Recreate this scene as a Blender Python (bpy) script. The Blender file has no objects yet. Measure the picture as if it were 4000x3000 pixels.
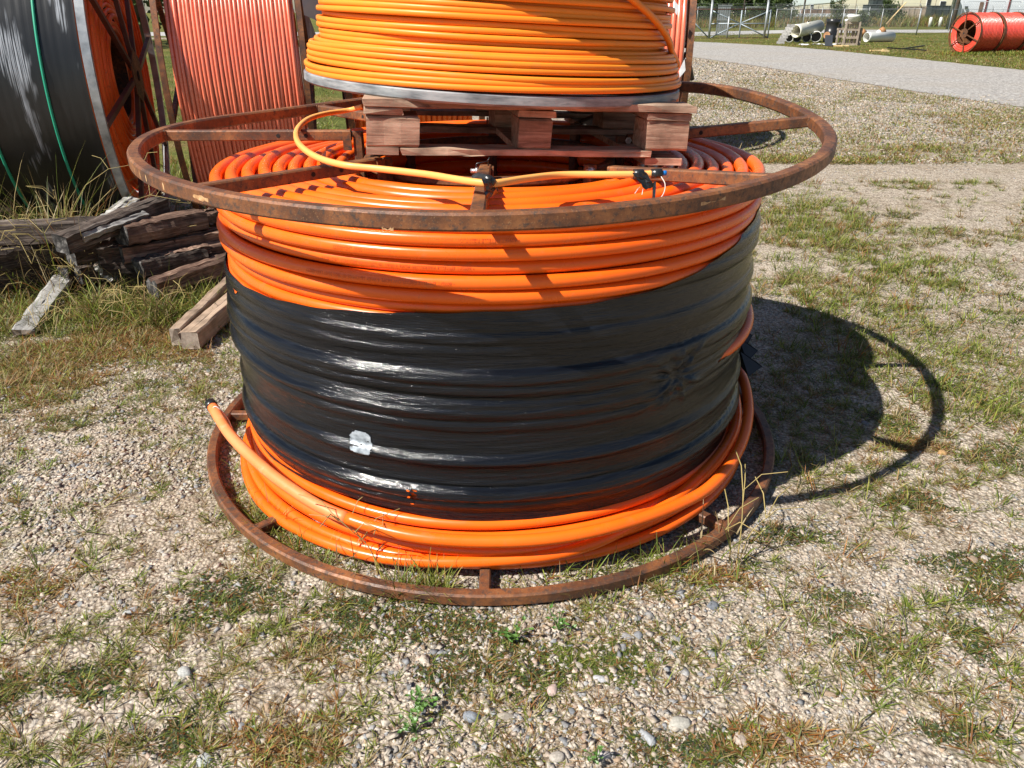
import bpy, math, random
import numpy as np
from mathutils import Vector, Matrix
random.seed(5); rng = np.random.default_rng(5)
PI = math.pi
S = bpy.context.scene
COL = S.collection

# ------------------------------------------------------------------ camera, sky, sun, exposure
EYE = 1.58; PITCH = 0.4526
cam = bpy.data.cameras.new('camera'); cam_o = bpy.data.objects.new('camera', cam); COL.objects.link(cam_o)
cam.sensor_width = 36; cam.lens = 27; cam.clip_start = 0.05; cam.clip_end = 3000
cam_o.location = (0, 0, EYE); cam_o.rotation_euler = (PI/2 - PITCH, 0, 0)
S.camera = cam_o
world = bpy.data.worlds.new('World'); S.world = world; world.use_nodes = True
wn = world.node_tree.nodes; wl = world.node_tree.links
for n in list(wn): wn.remove(n)
sky = wn.new('ShaderNodeTexSky'); sky.sky_type = 'NISHITA'; sky.sun_disc = False
SUN_TRAVEL = Vector((0.765, 0.470, -1.0)).normalized()
sky.sun_elevation = math.asin(-SUN_TRAVEL.z)
sky.sun_rotation = math.atan2(-SUN_TRAVEL.x, -SUN_TRAVEL.y)
sky.air_density = 1.0; sky.dust_density = 0.6; sky.ozone_density = 1.2
bg = wn.new('ShaderNodeBackground'); bg.inputs['Strength'].default_value = 0.055
wo = wn.new('ShaderNodeOutputWorld'); wl.new(sky.outputs[0], bg.inputs[0]); wl.new(bg.outputs[0], wo.inputs[0])
sun = bpy.data.lights.new('sun', 'SUN'); sun.energy = 5.0; sun.angle = math.radians(0.53); sun.color = (1.0, 0.955, 0.88)
sun_o = bpy.data.objects.new('sun', sun); COL.objects.link(sun_o); sun_o.location = (-20, -12, 30)
sun_o.rotation_euler = SUN_TRAVEL.to_track_quat('-Z', 'Y').to_euler()
S.view_settings.view_transform = 'Standard'; S.view_settings.look = 'None'
S.view_settings.exposure = 0.76; S.view_settings.gamma = 1.0; S.view_settings.use_curve_mapping = False
S.render.engine = 'CYCLES'

# ------------------------------------------------------------------ surveying helpers (photo pixel -> point in the world)
cp, sp = math.cos(PITCH), math.sin(PITCH)
def ray(px, py):
    X = (px-2000)/3000; Y = (1500-py)/3000
    return np.array([X, cp+Y*sp, -sp+Y*cp])
def G(px, py, z=0.0):
    d = ray(px, py); t = (z-EYE)/d[2]
    return Vector((d[0]*t, d[1]*t, z))
def AT(px, py, y):
    d = ray(px, py); t = y/d[1]
    return Vector((d[0]*t, y, EYE+d[2]*t))

# ------------------------------------------------------------------ object helpers
def tag(o, label=None, cat=None, group=None, kind=None):
    if label: o['label'] = label
    if cat: o['category'] = cat
    if group: o['group'] = group
    if kind: o['kind'] = kind
    return o
def thing(name, label, cat, loc=(0, 0, 0), rot=(0, 0, 0), group=None):
    o = bpy.data.objects.new(name, None); COL.objects.link(o); o.empty_display_size = 0.2
    o.location = loc; o.rotation_euler = rot
    return tag(o, label, cat, group)
def link_mesh(name, me, parent=None):
    o = bpy.data.objects.new(name, me); COL.objects.link(o)
    if parent is not None: o.parent = parent
    return o
def np_mesh(name, V, Fq, mat, parent=None, col=None, smooth=False, k=None):
    """V (n,3); Fq (m,k) index array of k-gons; col per-vertex rgb"""
    V = np.asarray(V, np.float32); Fq = np.asarray(Fq, np.int32); k = Fq.shape[1]
    me = bpy.data.meshes.new(name)
    me.vertices.add(len(V)); me.vertices.foreach_set('co', V.ravel())
    me.loops.add(Fq.size); me.loops.foreach_set('vertex_index', Fq.ravel())
    me.polygons.add(len(Fq)); me.polygons.foreach_set('loop_start', np.arange(0, Fq.size, k, dtype=np.int32))
    me.polygons.foreach_set('loop_total', np.full(len(Fq), k, np.int32))
    if smooth: me.polygons.foreach_set('use_smooth', np.ones(len(Fq), bool))
    me.update(calc_edges=True)
    if col is not None:
        a = me.color_attributes.new('Col', 'FLOAT_COLOR', 'POINT')
        a.data.foreach_set('color', np.c_[col, np.ones(len(col))].astype(np.float32).ravel())
    me.materials.append(mat)
    return link_mesh(name, me, parent)
def rotm(rx=0, ry=0, rz=0):
    return Matrix.Rotation(rz, 3, 'Z') @ Matrix.Rotation(ry, 3, 'Y') @ Matrix.Rotation(rx, 3, 'X')
class MB:
    def __init__(s): s.v = []; s.f = []; s.sm = []
    def add(s, V, Fs, smooth=False):
        b = len(s.v); s.v += [tuple(v) for v in V]
        for f in Fs: s.f.append([b+i for i in f]); s.sm.append(smooth)
    def box(s, c, size, M=None, bev=0.0):
        c = Vector(c); h = [x/2 for x in size]; V = []
        if bev <= 0:
            for x in (-1, 1):
                for y in (-1, 1):
                    for z in (-1, 1):
                        p = Vector((x*h[0], y*h[1], z*h[2])); V.append((M @ p if M else p)+c)
            s.add(V, [(0,1,3,2),(4,6,7,5),(0,4,5,1),(2,3,7,6),(0,2,6,4),(1,5,7,3)])
            return
        # long edges along X chamfered
        b = min(bev, h[1]*.9, h[2]*.9)
        prof = [(-h[1]+b,-h[2]),(h[1]-b,-h[2]),(h[1],-h[2]+b),(h[1],h[2]-b),(h[1]-b,h[2]),(-h[1]+b,h[2]),(-h[1],h[2]-b),(-h[1],-h[2]+b)]
        for x in (-h[0], h[0]):
            for (y, z) in prof:
                p = Vector((x, y, z)); V.append((M @ p if M else p)+c)
        Fs = [(i, (i+1) % 8, 8+(i+1) % 8, 8+i) for i in range(8)]
        s.add(V, Fs+[tuple(range(7, -1, -1)), tuple(range(8, 16))])
    def rough(s, c, size, seed=0, e=.0018, along=0):
        # sawn board with slightly wandering edges and chipped ends; long axis X (0) or Y (1)
        g = np.random.default_rng(seed); L, w, h = (size[0], size[1], size[2]) if along == 0 else (size[1], size[0], size[2])
        prof = [(-.5, -.42), (-.46, -.5), (.46, -.5), (.5, -.42), (.5, .42), (.46, .5), (-.46, .5), (-.5, .42)]; n = max(3, int(L/.07)); V = []
        for i in range(n+1):
            t = i/n-.5; wob = g.normal(0, e, (8, 2))
            for k, (py, pz) in enumerate(prof):
                x = t*L+(g.normal(0, e*2) if i in (0, n) else 0); y = py*w+wob[k, 0]; z = pz*h+wob[k, 1]*.6
                V.append((c[0]+x, c[1]+y, c[2]+z) if along == 0 else (c[0]-y, c[1]+x, c[2]+z))
        Fs = [(i*8+k, (i+1)*8+k, (i+1)*8+(k+1) % 8, i*8+(k+1) % 8) for i in range(n) for k in range(8)]
        s.add(V, Fs+[tuple(range(8)), tuple(n*8+k for k in range(7, -1, -1))])
    def bar(s, a, b, w, h, up=(0, 0, 1), bev=0.0):
        a = Vector(a); b = Vector(b); d = b-a; L = d.length; x = d/L
        u = Vector(up); y = u.cross(x)
        if y.length < 1e-4: y = Vector((0, 1, 0)).cross(x)
        y.normalize(); z = x.cross(y)
        M = Matrix((x, y, z)).transposed()
        s.box((a+b)/2, (L, w, h), M, bev)
    def tube(s, P, r, n=8, closed=False, caps=True, smooth=True, sq=0):
        P = np.array([tuple(p) for p in P], float); m = len(P)
        if closed: T = np.roll(P, -1, 0)-np.roll(P, 1, 0)
        else: T = np.gradient(P, axis=0)
        T /= np.linalg.norm(T, axis=1)[:, None]+1e-12
        up = np.array([0, 0, 1.0]); U = np.cross(np.tile(up, (m, 1)), T); nrm = np.linalg.norm(U, axis=1)
        if nrm.min() < .2:
            U = np.cross(np.tile([1.0, .13, 0], (m, 1)), T); nrm = np.linalg.norm(U, axis=1)
            if nrm.min() < .2: U = np.cross(np.tile([0, 1.0, .1], (m, 1)), T); nrm = np.linalg.norm(U, axis=1)
        U /= nrm[:, None]; W = np.cross(T, U)
        a = np.arange(n)*2*PI/n; rr = np.broadcast_to(np.asarray(r, float), (m,))
        pf = 1.0 if not sq else 1/(np.abs(np.cos(a))**sq+np.abs(np.sin(a))**sq)**(1/sq)
        ca, sa = np.cos(a)*pf, np.sin(a)*pf
        V = P[:, None]+rr[:, None, None]*(ca[None, :, None]*U[:, None]+sa[None, :, None]*W[:, None])
        Fs = []
        for i in range(m if closed else m-1):
            j = (i+1) % m
            for k in range(n):
                l = (k+1) % n; Fs.append((i*n+k, i*n+l, j*n+l, j*n+k))
        s.add(V.reshape(-1, 3), Fs, smooth)
        if not closed and caps:
            b = len(s.v)-m*n
            s.f.append([b+k for k in range(n)][::-1]); s.sm.append(False)
            s.f.append([b+(m-1)*n+k for k in range(n)]); s.sm.append(False)
    def sweep(s, P, N, prof, closed=True, smooth=False):
        """P points, N outward unit normals, profile in (outward, up)"""
        m = len(P); n = len(prof); V = []
        for p, q in zip(P, N):
            for (o, u) in prof: V.append((p[0]+q[0]*o, p[1]+q[1]*o, p[2]+u))
        Fs = []
        for i in range(m if closed else m-1):
            j = (i+1) % m
            for k in range(n):
                l = (k+1) % n; Fs.append((i*n+k, j*n+k, j*n+l, i*n+l))
        s.add(V, Fs, smooth)
    def lathe(s, prof, n=24, c=(0, 0, 0), M=None, closed=False, smooth=True, arc=(0, 2*PI)):
        """profile (r, h) round local Z"""
        c = Vector(c); V = []; m = len(prof)
        for i in range(n):
            a = i*2*PI/n
            for (r, h) in prof:
                p = Vector((r*math.cos(a), r*math.sin(a), h)); V.append((M @ p if M else p)+c)
        Fs = []
        for i in range(n):
            j = (i+1) % n
            for k in range(m if closed else m-1):
                l = (k+1) % m; Fs.append((i*m+k, j*m+k, j*m+l, i*m+l))
        s.add(V, Fs, smooth)
    def build(s, name, mat, parent=None, rel=None):
        """rel: subtract this offset (author in world space, parent unrotated)"""
        V = s.v
        if rel is not None: V = [(v[0]-rel[0], v[1]-rel[1], v[2]-rel[2]) for v in V]
        me = bpy.data.meshes.new(name); me.from_pydata(V, [], s.f); me.materials.append(mat)
        me.polygons.foreach_set('use_smooth', s.sm); me.update()
        return link_mesh(name, me, parent)

# periodic value noise in numpy
def vnoise(x, y, seed=0, perx=None):
    r = np.random.default_rng(seed); T = r.random((256, 256))
    xi = np.floor(x).astype(int); yi = np.floor(y).astype(int); fx = x-xi; fy = y-yi
    fx = fx*fx*(3-2*fx); fy = fy*fy*(3-2*fy)
    x0 = xi % (perx or 256); x1 = (xi+1) % (perx or 256); y0 = yi % 256; y1 = (yi+1) % 256
    return (T[x0, y0]*(1-fx)+T[x1, y0]*fx)*(1-fy)+(T[x0, y1]*(1-fx)+T[x1, y1]*fx)*fy
def fbm(x, y, seed=0, o=4):
    s = 0; a = .5
    for i in range(o): s = s+a*vnoise(x*2**i+17*i, y*2**i+5*i, seed+i); a *= .5
    return s

# ------------------------------------------------------------------ materials
def nodes_of(name):
    m = bpy.data.materials.new(name); m.use_nodes = True; nt = m.node_tree
    return m, nt, nt.nodes['Principled BSDF'], nt.nodes['Material Output']
def ramp(nt, fac, stops):
    r = nt.nodes.new('ShaderNodeValToRGB'); e = r.color_ramp.elements
    while len(e) < len(stops): e.new(0.5)
    for q, (p, c) in zip(e, stops): q.position = p; q.color = (c[0], c[1], c[2], 1) if len(c) == 3 else c
    nt.links.new(fac, r.inputs[0]); return r.outputs[0]
def coords(nt, scale=(1, 1, 1), kind='Object'):
    t = nt.nodes.new('ShaderNodeTexCoord'); mp = nt.nodes.new('ShaderNodeMapping'); mp.inputs['Scale'].default_value = scale
    nt.links.new(t.outputs[kind], mp.inputs[0]); return mp.outputs[0]
def noise(nt, vec, sc, det=4, rough=.55, dist=0):
    n = nt.nodes.new('ShaderNodeTexNoise'); n.inputs['Scale'].default_value = sc; n.inputs['Detail'].default_value = det
    n.inputs['Roughness'].default_value = rough; n.inputs['Distortion'].default_value = dist
    nt.links.new(vec, n.inputs['Vector']); return n.outputs[0]
def mix(nt, a, b, fac, mode='MIX'):
    m = nt.nodes.new('ShaderNodeMix'); m.data_type = 'RGBA'; m.blend_type = mode
    for v, i in ((fac, 0), (a, 6), (b, 7)):
        if isinstance(v, (int, float)): m.inputs[i].default_value = v
        elif isinstance(v, tuple): m.inputs[i].default_value = (*v, 1)
        else: nt.links.new(v, m.inputs[i])
    return m.outputs[2]
def bump(nt, bsdf, h, strength=.3, dist=.01):
    b = nt.nodes.new('ShaderNodeBump'); b.inputs['Strength'].default_value = strength; b.inputs['Distance'].default_value = dist
    nt.links.new(h, b.inputs['Height']); nt.links.new(b.outputs[0], bsdf.inputs['Normal']); return b
def simple(name, stops, sc=8, rough=.6, bmp=.2, bd=.004, metal=0.0, vscale=(1, 1, 1), det=5, rr=None, spec=.5, coat=0, dist=0, bsc=None):
    m, nt, b, o = nodes_of(name); v = coords(nt, vscale); n = noise(nt, v, sc, det, .6, dist)
    nt.links.new(ramp(nt, n, stops), b.inputs['Base Color'])
    b.inputs['Metallic'].default_value = metal; b.inputs['Specular IOR Level'].default_value = spec
    b.inputs['Coat Weight'].default_value = coat; b.inputs['Coat Roughness'].default_value = .15
    if rr: nt.links.new(ramp(nt, n, [(.3, (rr[0],)*3), (.7, (rr[1],)*3)]), b.inputs['Roughness'])
    else: b.inputs['Roughness'].default_value = rough
    if bmp: bump(nt, b, noise(nt, v, bsc, det) if bsc else n, bmp, bd)
    return m
def plastic(name, c, c2, rough=.38, spec=.5, dirt=(.30, .22, .15), dirt_amt=.35, sc=3.0):
    m, nt, b, o = nodes_of(name); v = coords(nt)
    n1 = noise(nt, v, sc, 5); base = ramp(nt, n1, [(.35, c), (.7, c2)])
    n2 = noise(nt, v, 22, 6, .7); f = ramp(nt, n2, [(.56, (0, 0, 0)), (.78, (dirt_amt,)*3)])
    nt.links.new(mix(nt, base, dirt, f), b.inputs['Base Color'])
    n3 = noise(nt, v, 9, 4); nt.links.new(ramp(nt, n3, [(.3, (rough-.06,)*3), (.75, (rough+.12,)*3)]), b.inputs['Roughness'])
    b.inputs['Specular IOR Level'].default_value = spec
    bump(nt, b, noise(nt, v, 60, 3), .06, .002)
    return m
M = {}
M['conduit'] = plastic('orange_conduit', (.82, .115, .006), (.90, .145, .008), .27, .45, (.44, .16, .07), .55)
M['conduit_scuffed'] = plastic('scuffed_orange_conduit', (.86, .25, .09), (.85, .15, .02), .45, .4, (.78, .42, .25), .55)
M['yellow'] = plastic('yellow_orange_duct', (.80, .215, .013), (.87, .265, .022), .40, .35, (.35, .2, .1), .3)
M['yellow_pale'] = plastic('pale_yellow_duct', (.84, .36, .09), (.88, .42, .12), .42, .35, (.5, .35, .2), .3)
M['pink'] = plastic('faded_red_orange_duct', (.76, .15, .075), (.82, .20, .10), .27, 1.0, (.4, .2, .15), .12); M['pink'].node_tree.nodes['Principled BSDF'].inputs['Coat Weight'].default_value = .4
M['deep_orange'] = plastic('deep_orange_duct', (.90, .15, .014), (.94, .19, .02), .42, .5, (.12, .04, .02), .6, 5)
M['red'] = plastic('red_duct', (.72, .065, .035), (.76, .085, .050), .28, 1.0, (.5, .1, .08), .2)
def rust(name, hue=1.0):
    m, nt, b, o = nodes_of(name); v = coords(nt)
    n1 = noise(nt, v, 7, 8, .7); n2 = noise(nt, v, 55, 6, .75); n3 = noise(nt, v, 260, 3, .6)
    c = ramp(nt, n1, [(.30, (.045, .025, .017)), (.43, (.110, .044, .021)), (.54, (.200, .075, .028)), (.66, (.30, .125, .045)), (.79, (.46, .26, .13))])
    c = mix(nt, c, (.045, .035, .03), ramp(nt, n2, [(.50, (0, 0, 0)), (.62, (min(.8*hue, 1),)*3)]))
    c = mix(nt, c, (.36, .20, .085), ramp(nt, n3, [(.60, (0, 0, 0)), (.72, (.65,)*3)]))
    nt.links.new(c, b.inputs['Base Color'])
    nt.links.new(ramp(nt, n2, [(.3, (.38,)*3), (.7, (.75,)*3)]), b.inputs['Roughness'])
    b.inputs['Metallic'].default_value = .15; b.inputs['Specular IOR Level'].default_value = .5
    bump(nt, b, n2, .35, .0025); return m
M['rust'] = rust('rusty_steel'); M['rust_dark'] = rust('dark_rusty_steel', 1.5)
M['rust_paint'] = simple('rusty_purple_grey_steel', [(.3, (.07, .035, .03)), (.5, (.13, .06, .04)), (.7, (.10, .08, .085))], 9, .5, .2, .003, .2)
M['scrape'] = simple('pale_rust_scrape', [(.35, (.34, .17, .07)), (.55, (.52, .31, .15)), (.7, (.62, .42, .25))], 70, .6, .2, .001)
M['galv'] = simple('galvanised_steel', [(.3, (.20, .215, .225)), (.5, (.34, .36, .37)), (.7, (.45, .46, .46))], 14, .42, .12, .003, .55)
M['disc'] = simple('scuffed_grey_disc', [(.30, (.09, .10, .11)), (.46, (.21, .225, .235)), (.60, (.32, .335, .34)), (.72, (.15, .16, .17))], 16, .5, .2, .003, .1, (.5, .5, 3))
M['fence_metal'] = simple('grey_fence_pipe', [(.3, (.25, .27, .28)), (.7, (.42, .44, .45))], 3, .45, 0, 0, .5)
M['bolt'] = simple('zinc_bolt', [(.3, (.5, .5, .5)), (.7, (.7, .7, .7))], 20, .3, 0, 0, .9)
M['hole'] = simple('hole_shade', [(.3, (.008,)*3), (.7, (.012,)*3)], 5, .9, 0)  # flat black standing for the shade inside holes
M['black_tape'] = simple('black_tape', [(.3, (.010,)*3), (.7, (.022,)*3)], 30, .3, .6, .004, 0, spec=.6)
M['blue'] = simple('blue_cap', [(.3, (.01, .16, .5)), (.7, (.015, .2, .55))], 8, .4, 0)
M['string'] = simple('pale_string', [(.3, (.6, .5, .42)), (.7, (.75, .65, .6))], 20, .8, 0)
M['white_label'] = simple('scratched_white_label', [(.30, (.12, .14, .16)), (.50, (.34, .38, .42)), (.7, (.50, .53, .56))], 40, .45, .4, .002)
M['print'] = simple('dark_orange_print', [(.4, (.50, .055, .006)), (.6, (.62, .09, .01))], 60, .5, 0)
def film():
    m, nt, b, o = nodes_of('black_stretch_film'); v = coords(nt)
    mp = coords(nt, (1, 1, 1), 'UV')
    sx = nt.nodes.new('ShaderNodeSeparateXYZ'); nt.links.new(mp, sx.inputs[0])
    def streak(k, su, sv, det, dist):
        m1 = nt.nodes.new('ShaderNodeMath'); m1.operation = 'MULTIPLY_ADD'; nt.links.new(sx.outputs[0], m1.inputs[0]); m1.inputs[1].default_value = k; nt.links.new(sx.outputs[1], m1.inputs[2])
        cb = nt.nodes.new('ShaderNodeCombineXYZ'); nt.links.new(sx.outputs[0], cb.inputs[0]); nt.links.new(m1.outputs[0], cb.inputs[1])
        mm = nt.nodes.new('ShaderNodeMapping'); mm.inputs['Scale'].default_value = (su, sv, 1); nt.links.new(cb.outputs[0], mm.inputs[0]); return noise(nt, mm.outputs[0], 1.0, det, .62, dist)
    n1 = streak(-.38, 22, 120, 5, .5); n2 = streak(.30, 30, 260, 4, .3)
    big = noise(nt, v, 2.2, 3)
    c = ramp(nt, n1, [(.35, (.0028, .0033, .0048)), (.55, (.0052, .0060, .0085)), (.72, (.013, .0145, .019))])
    c = mix(nt, c, (.11, .018, .006), ramp(nt, big, [(.58, (0, 0, 0)), (.75, (.0,)*3)]))
    nt.links.new(c, b.inputs['Base Color'])
    nt.links.new(ramp(nt, n2, [(.3, (.05,)*3), (.7, (.17,)*3)]), b.inputs['Roughness'])
    b.inputs['Specular IOR Level'].default_value = .45
    ad = nt.nodes.new('ShaderNodeMath'); ad.operation = 'ADD'; nt.links.new(n1, ad.inputs[0]); nt.links.new(n2, ad.inputs[1])
    bump(nt, b, ad.outputs[0], 1.0, .0021); return m
M['film'] = film()
def black_cover():
    m, nt, b, o = nodes_of('scuffed_black_cover'); v = coords(nt, (1, 1, 1), 'UV')
    s1 = nt.nodes.new('ShaderNodeMapping'); s1.inputs['Scale'].default_value = (170, 5, 1); nt.links.new(v, s1.inputs[0])
    n1 = noise(nt, s1.outputs[0], 1.0, 5, .6)
    s2 = nt.nodes.new('ShaderNodeMapping'); s2.inputs['Scale'].default_value = (5, 2.2, 1); nt.links.new(v, s2.inputs[0])
    n2 = noise(nt, s2.outputs[0], 1.0, 4, .6)
    k1 = ramp(nt, n1, [(.44, (0, 0, 0)), (.56, (1, 1, 1))]); k2 = ramp(nt, n2, [(.56, (0, 0, 0)), (.64, (1, 1, 1))])
    sc_ = mix(nt, k1, k2, 1.0, 'MULTIPLY')
    base = ramp(nt, n2, [(.35, (.007, .0075, .008)), (.6, (.016, .017, .018))])
    nt.links.new(mix(nt, base, (.42, .45, .49), sc_), b.inputs['Base Color']); b.inputs['Roughness'].default_value = .34
    bump(nt, b, n1, .12, .003); return m
M['cover'] = black_cover()
M['green'] = simple('green_stripe', [(.3, (.01, .26, .15)), (.7, (.015, .32, .19))], 8, .5, 0)
def wood(name, stops, rough=.8, b1=.5, endc=None):
    m, nt, b, o = nodes_of(name); v = coords(nt, (1.6, 22, 22)); n = noise(nt, v, 2.0, 8, .68, 1.0)
    v2 = coords(nt, (6, 6, 6)); n2 = noise(nt, v2, 1.5, 5)
    c = mix(nt, ramp(nt, n, stops), tuple(x*.45 for x in stops[0][1]), ramp(nt, n2, [(.45, (0, 0, 0)), (.72, (.7,)*3)]))
    oi = nt.nodes.new('ShaderNodeObjectInfo'); c = mix(nt, c, ramp(nt, oi.outputs['Random'], [(0, (.66, .64, .63)), (.5, (.95, .95, .95)), (1, (1.28, 1.28, 1.26))]), 1.0, 'MULTIPLY')
    nt.links.new(c, b.inputs['Base Color']); b.inputs['Roughness'].default_value = rough; b.inputs['Specular IOR Level'].default_value = .25
    bump(nt, b, n, b1, .006); return m
M['wood_pallet'] = wood('pallet_wood', [(.30, (.11, .068, .048)), (.42, (.30, .195, .135)), (.54, (.44, .30, .21)), (.68, (.55, .42, .32)), (.8, (.38, .33, .28))])
M['wood_old'] = wood('old_shade_dark_timber', [(.34, (.018, .014, .012)), (.46, (.075, .055, .045)), (.58, (.15, .12, .10)), (.72, (.30, .26, .23))], .85, 1.0)  # old wood, with the shade over the pile darkened into its colour
M['wood_brown'] = wood('brown_timber', [(.34, (.040, .024, .018)), (.46, (.16, .095, .068)), (.58, (.28, .18, .13)), (.72, (.44, .34, .26))], .8, .9)
M['wood_tan'] = wood('tan_timber', [(.30, (.21, .145, .10)), (.5, (.36, .26, .185)), (.7, (.46, .35, .26))], .75, .4)
M['wood_grey'] = wood('grey_weathered_board', [(.30, (.20, .19, .18)), (.5, (.34, .33, .31)), (.7, (.48, .46, .44))], .85, .5)
M['wood_far'] = simple('weathered_crate_wood', [(.3, (.28, .22, .17)), (.7, (.46, .38, .30))], 6, .8, 0)
M['plank_yellow'] = simple('yellow_pine', [(.3, (.62, .42, .18)), (.7, (.75, .58, .32))], 6, .7, 0)
M['white_pvc'] = simple('white_pvc', [(.3, (.68, .67, .60)), (.7, (.80, .80, .76))], 3, .4, 0)
M['cream_pvc'] = simple('cream_tank', [(.3, (.70, .67, .54)), (.7, (.78, .76, .66))], 2, .45, 0)
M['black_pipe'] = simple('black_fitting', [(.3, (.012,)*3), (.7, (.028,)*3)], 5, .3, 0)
M['brown_pipe'] = simple('brown_pipe_end', [(.3, (.25, .11, .04)), (.7, (.42, .22, .09))], 5, .6, 0)
M['white_cloth'] = simple('white_sheet', [(.3, (.62, .62, .63)), (.7, (.80, .80, .80))], 8, .6, .4, .02)
M['dark_panel'] = simple('dark_panel', [(.3, (.04, .045, .055)), (.7, (.06, .065, .075))], 5, .5, 0)
M['tag_paper'] = simple('grey_cardboard', [(.3, (.42, .40, .42)), (.7, (.58, .56, .56))], 5, .8, .2, .01)
M['cream_wall'] = simple('cream_metal_wall', [(.3, (.66, .62, .46)), (.7, (.72, .68, .52))], .3, .6, 0)
M['light_panel'] = simple('translucent_wall_panel', [(.3, (.62, .70, .68)), (.7, (.70, .76, .74))], .3, .5, 0)
M['white_wall'] = simple('white_metal_wall', [(.3, (.66, .70, .76)), (.7, (.72, .75, .80))], .3, .5, 0)
M['roof'] = simple('grey_roof', [(.3, (.3, .3, .3)), (.7, (.4, .4, .4))], .3, .6, 0)
M['maroon'] = simple('maroon_trim', [(.3, (.15, .03, .03)), (.7, (.2, .05, .05))], 2, .5, 0)
M['win'] = simple('dark_window_glass', [(.3, (.02, .025, .03)), (.7, (.04, .045, .05))], 2, .15, 0)
M['dark_box'] = simple('dark_container', [(.3, (.03, .045, .045)), (.7, (.06, .07, .065))], 1, .6, 0)
M['brown_junk'] = simple('brown_junk', [(.3, (.10, .06, .04)), (.7, (.25, .16, .11))], 1, .8, 0)
M['pole_wood'] = simple('pole_wood', [(.3, (.10, .075, .055)), (.7, (.20, .15, .11))], 3, .85, 0, vscale=(1, 1, .2))
M['pole_green'] = simple('mossy_pole', [(.3, (.10, .12, .08)), (.7, (.20, .21, .15))], 3, .85, 0, vscale=(1, 1, .2))
M['bark'] = simple('bark', [(.3, (.05, .035, .025)), (.7, (.12, .09, .06))], 6, .9, .4, .02, vscale=(1, 1, .3))
def attr_mat(name, rough=.7, trans=0.0, spec=.3, bmp=0, bsc=150):
    m, nt, b, o = nodes_of(name); a = nt.nodes.new('ShaderNodeAttribute'); a.attribute_name = 'Col'
    v = coords(nt); n = noise(nt, v, bsc, 4, .6)
    c = mix(nt, a.outputs['Color'], ramp(nt, n, [(.3, (.62,)*3), (.7, (1.15,)*3)]), 1.0, 'MULTIPLY')
    nt.links.new(c, b.inputs['Base Color']); b.inputs['Roughness'].default_value = rough; b.inputs['Specular IOR Level'].default_value = spec
    if bmp: bump(nt, b, n, bmp, .002)
    if trans:
        t = nt.nodes.new('ShaderNodeBsdfTranslucent'); nt.links.new(c, t.inputs[0]); ms = nt.nodes.new('ShaderNodeMixShader')
        ms.inputs[0].default_value = trans; nt.links.new(b.outputs[0], ms.inputs[1]); nt.links.new(t.outputs[0], ms.inputs[2]); nt.links.new(ms.outputs[0], o.inputs[0])
    return m
M['stone'] = attr_mat('gravel_stone', .85, 0, .25, .5)
M['blade'] = attr_mat('grass_blade', .55, .35, .35, 0, 30)
M['leaf'] = attr_mat('tree_leaf', .6, .3, .3, 0, 2)

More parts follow.
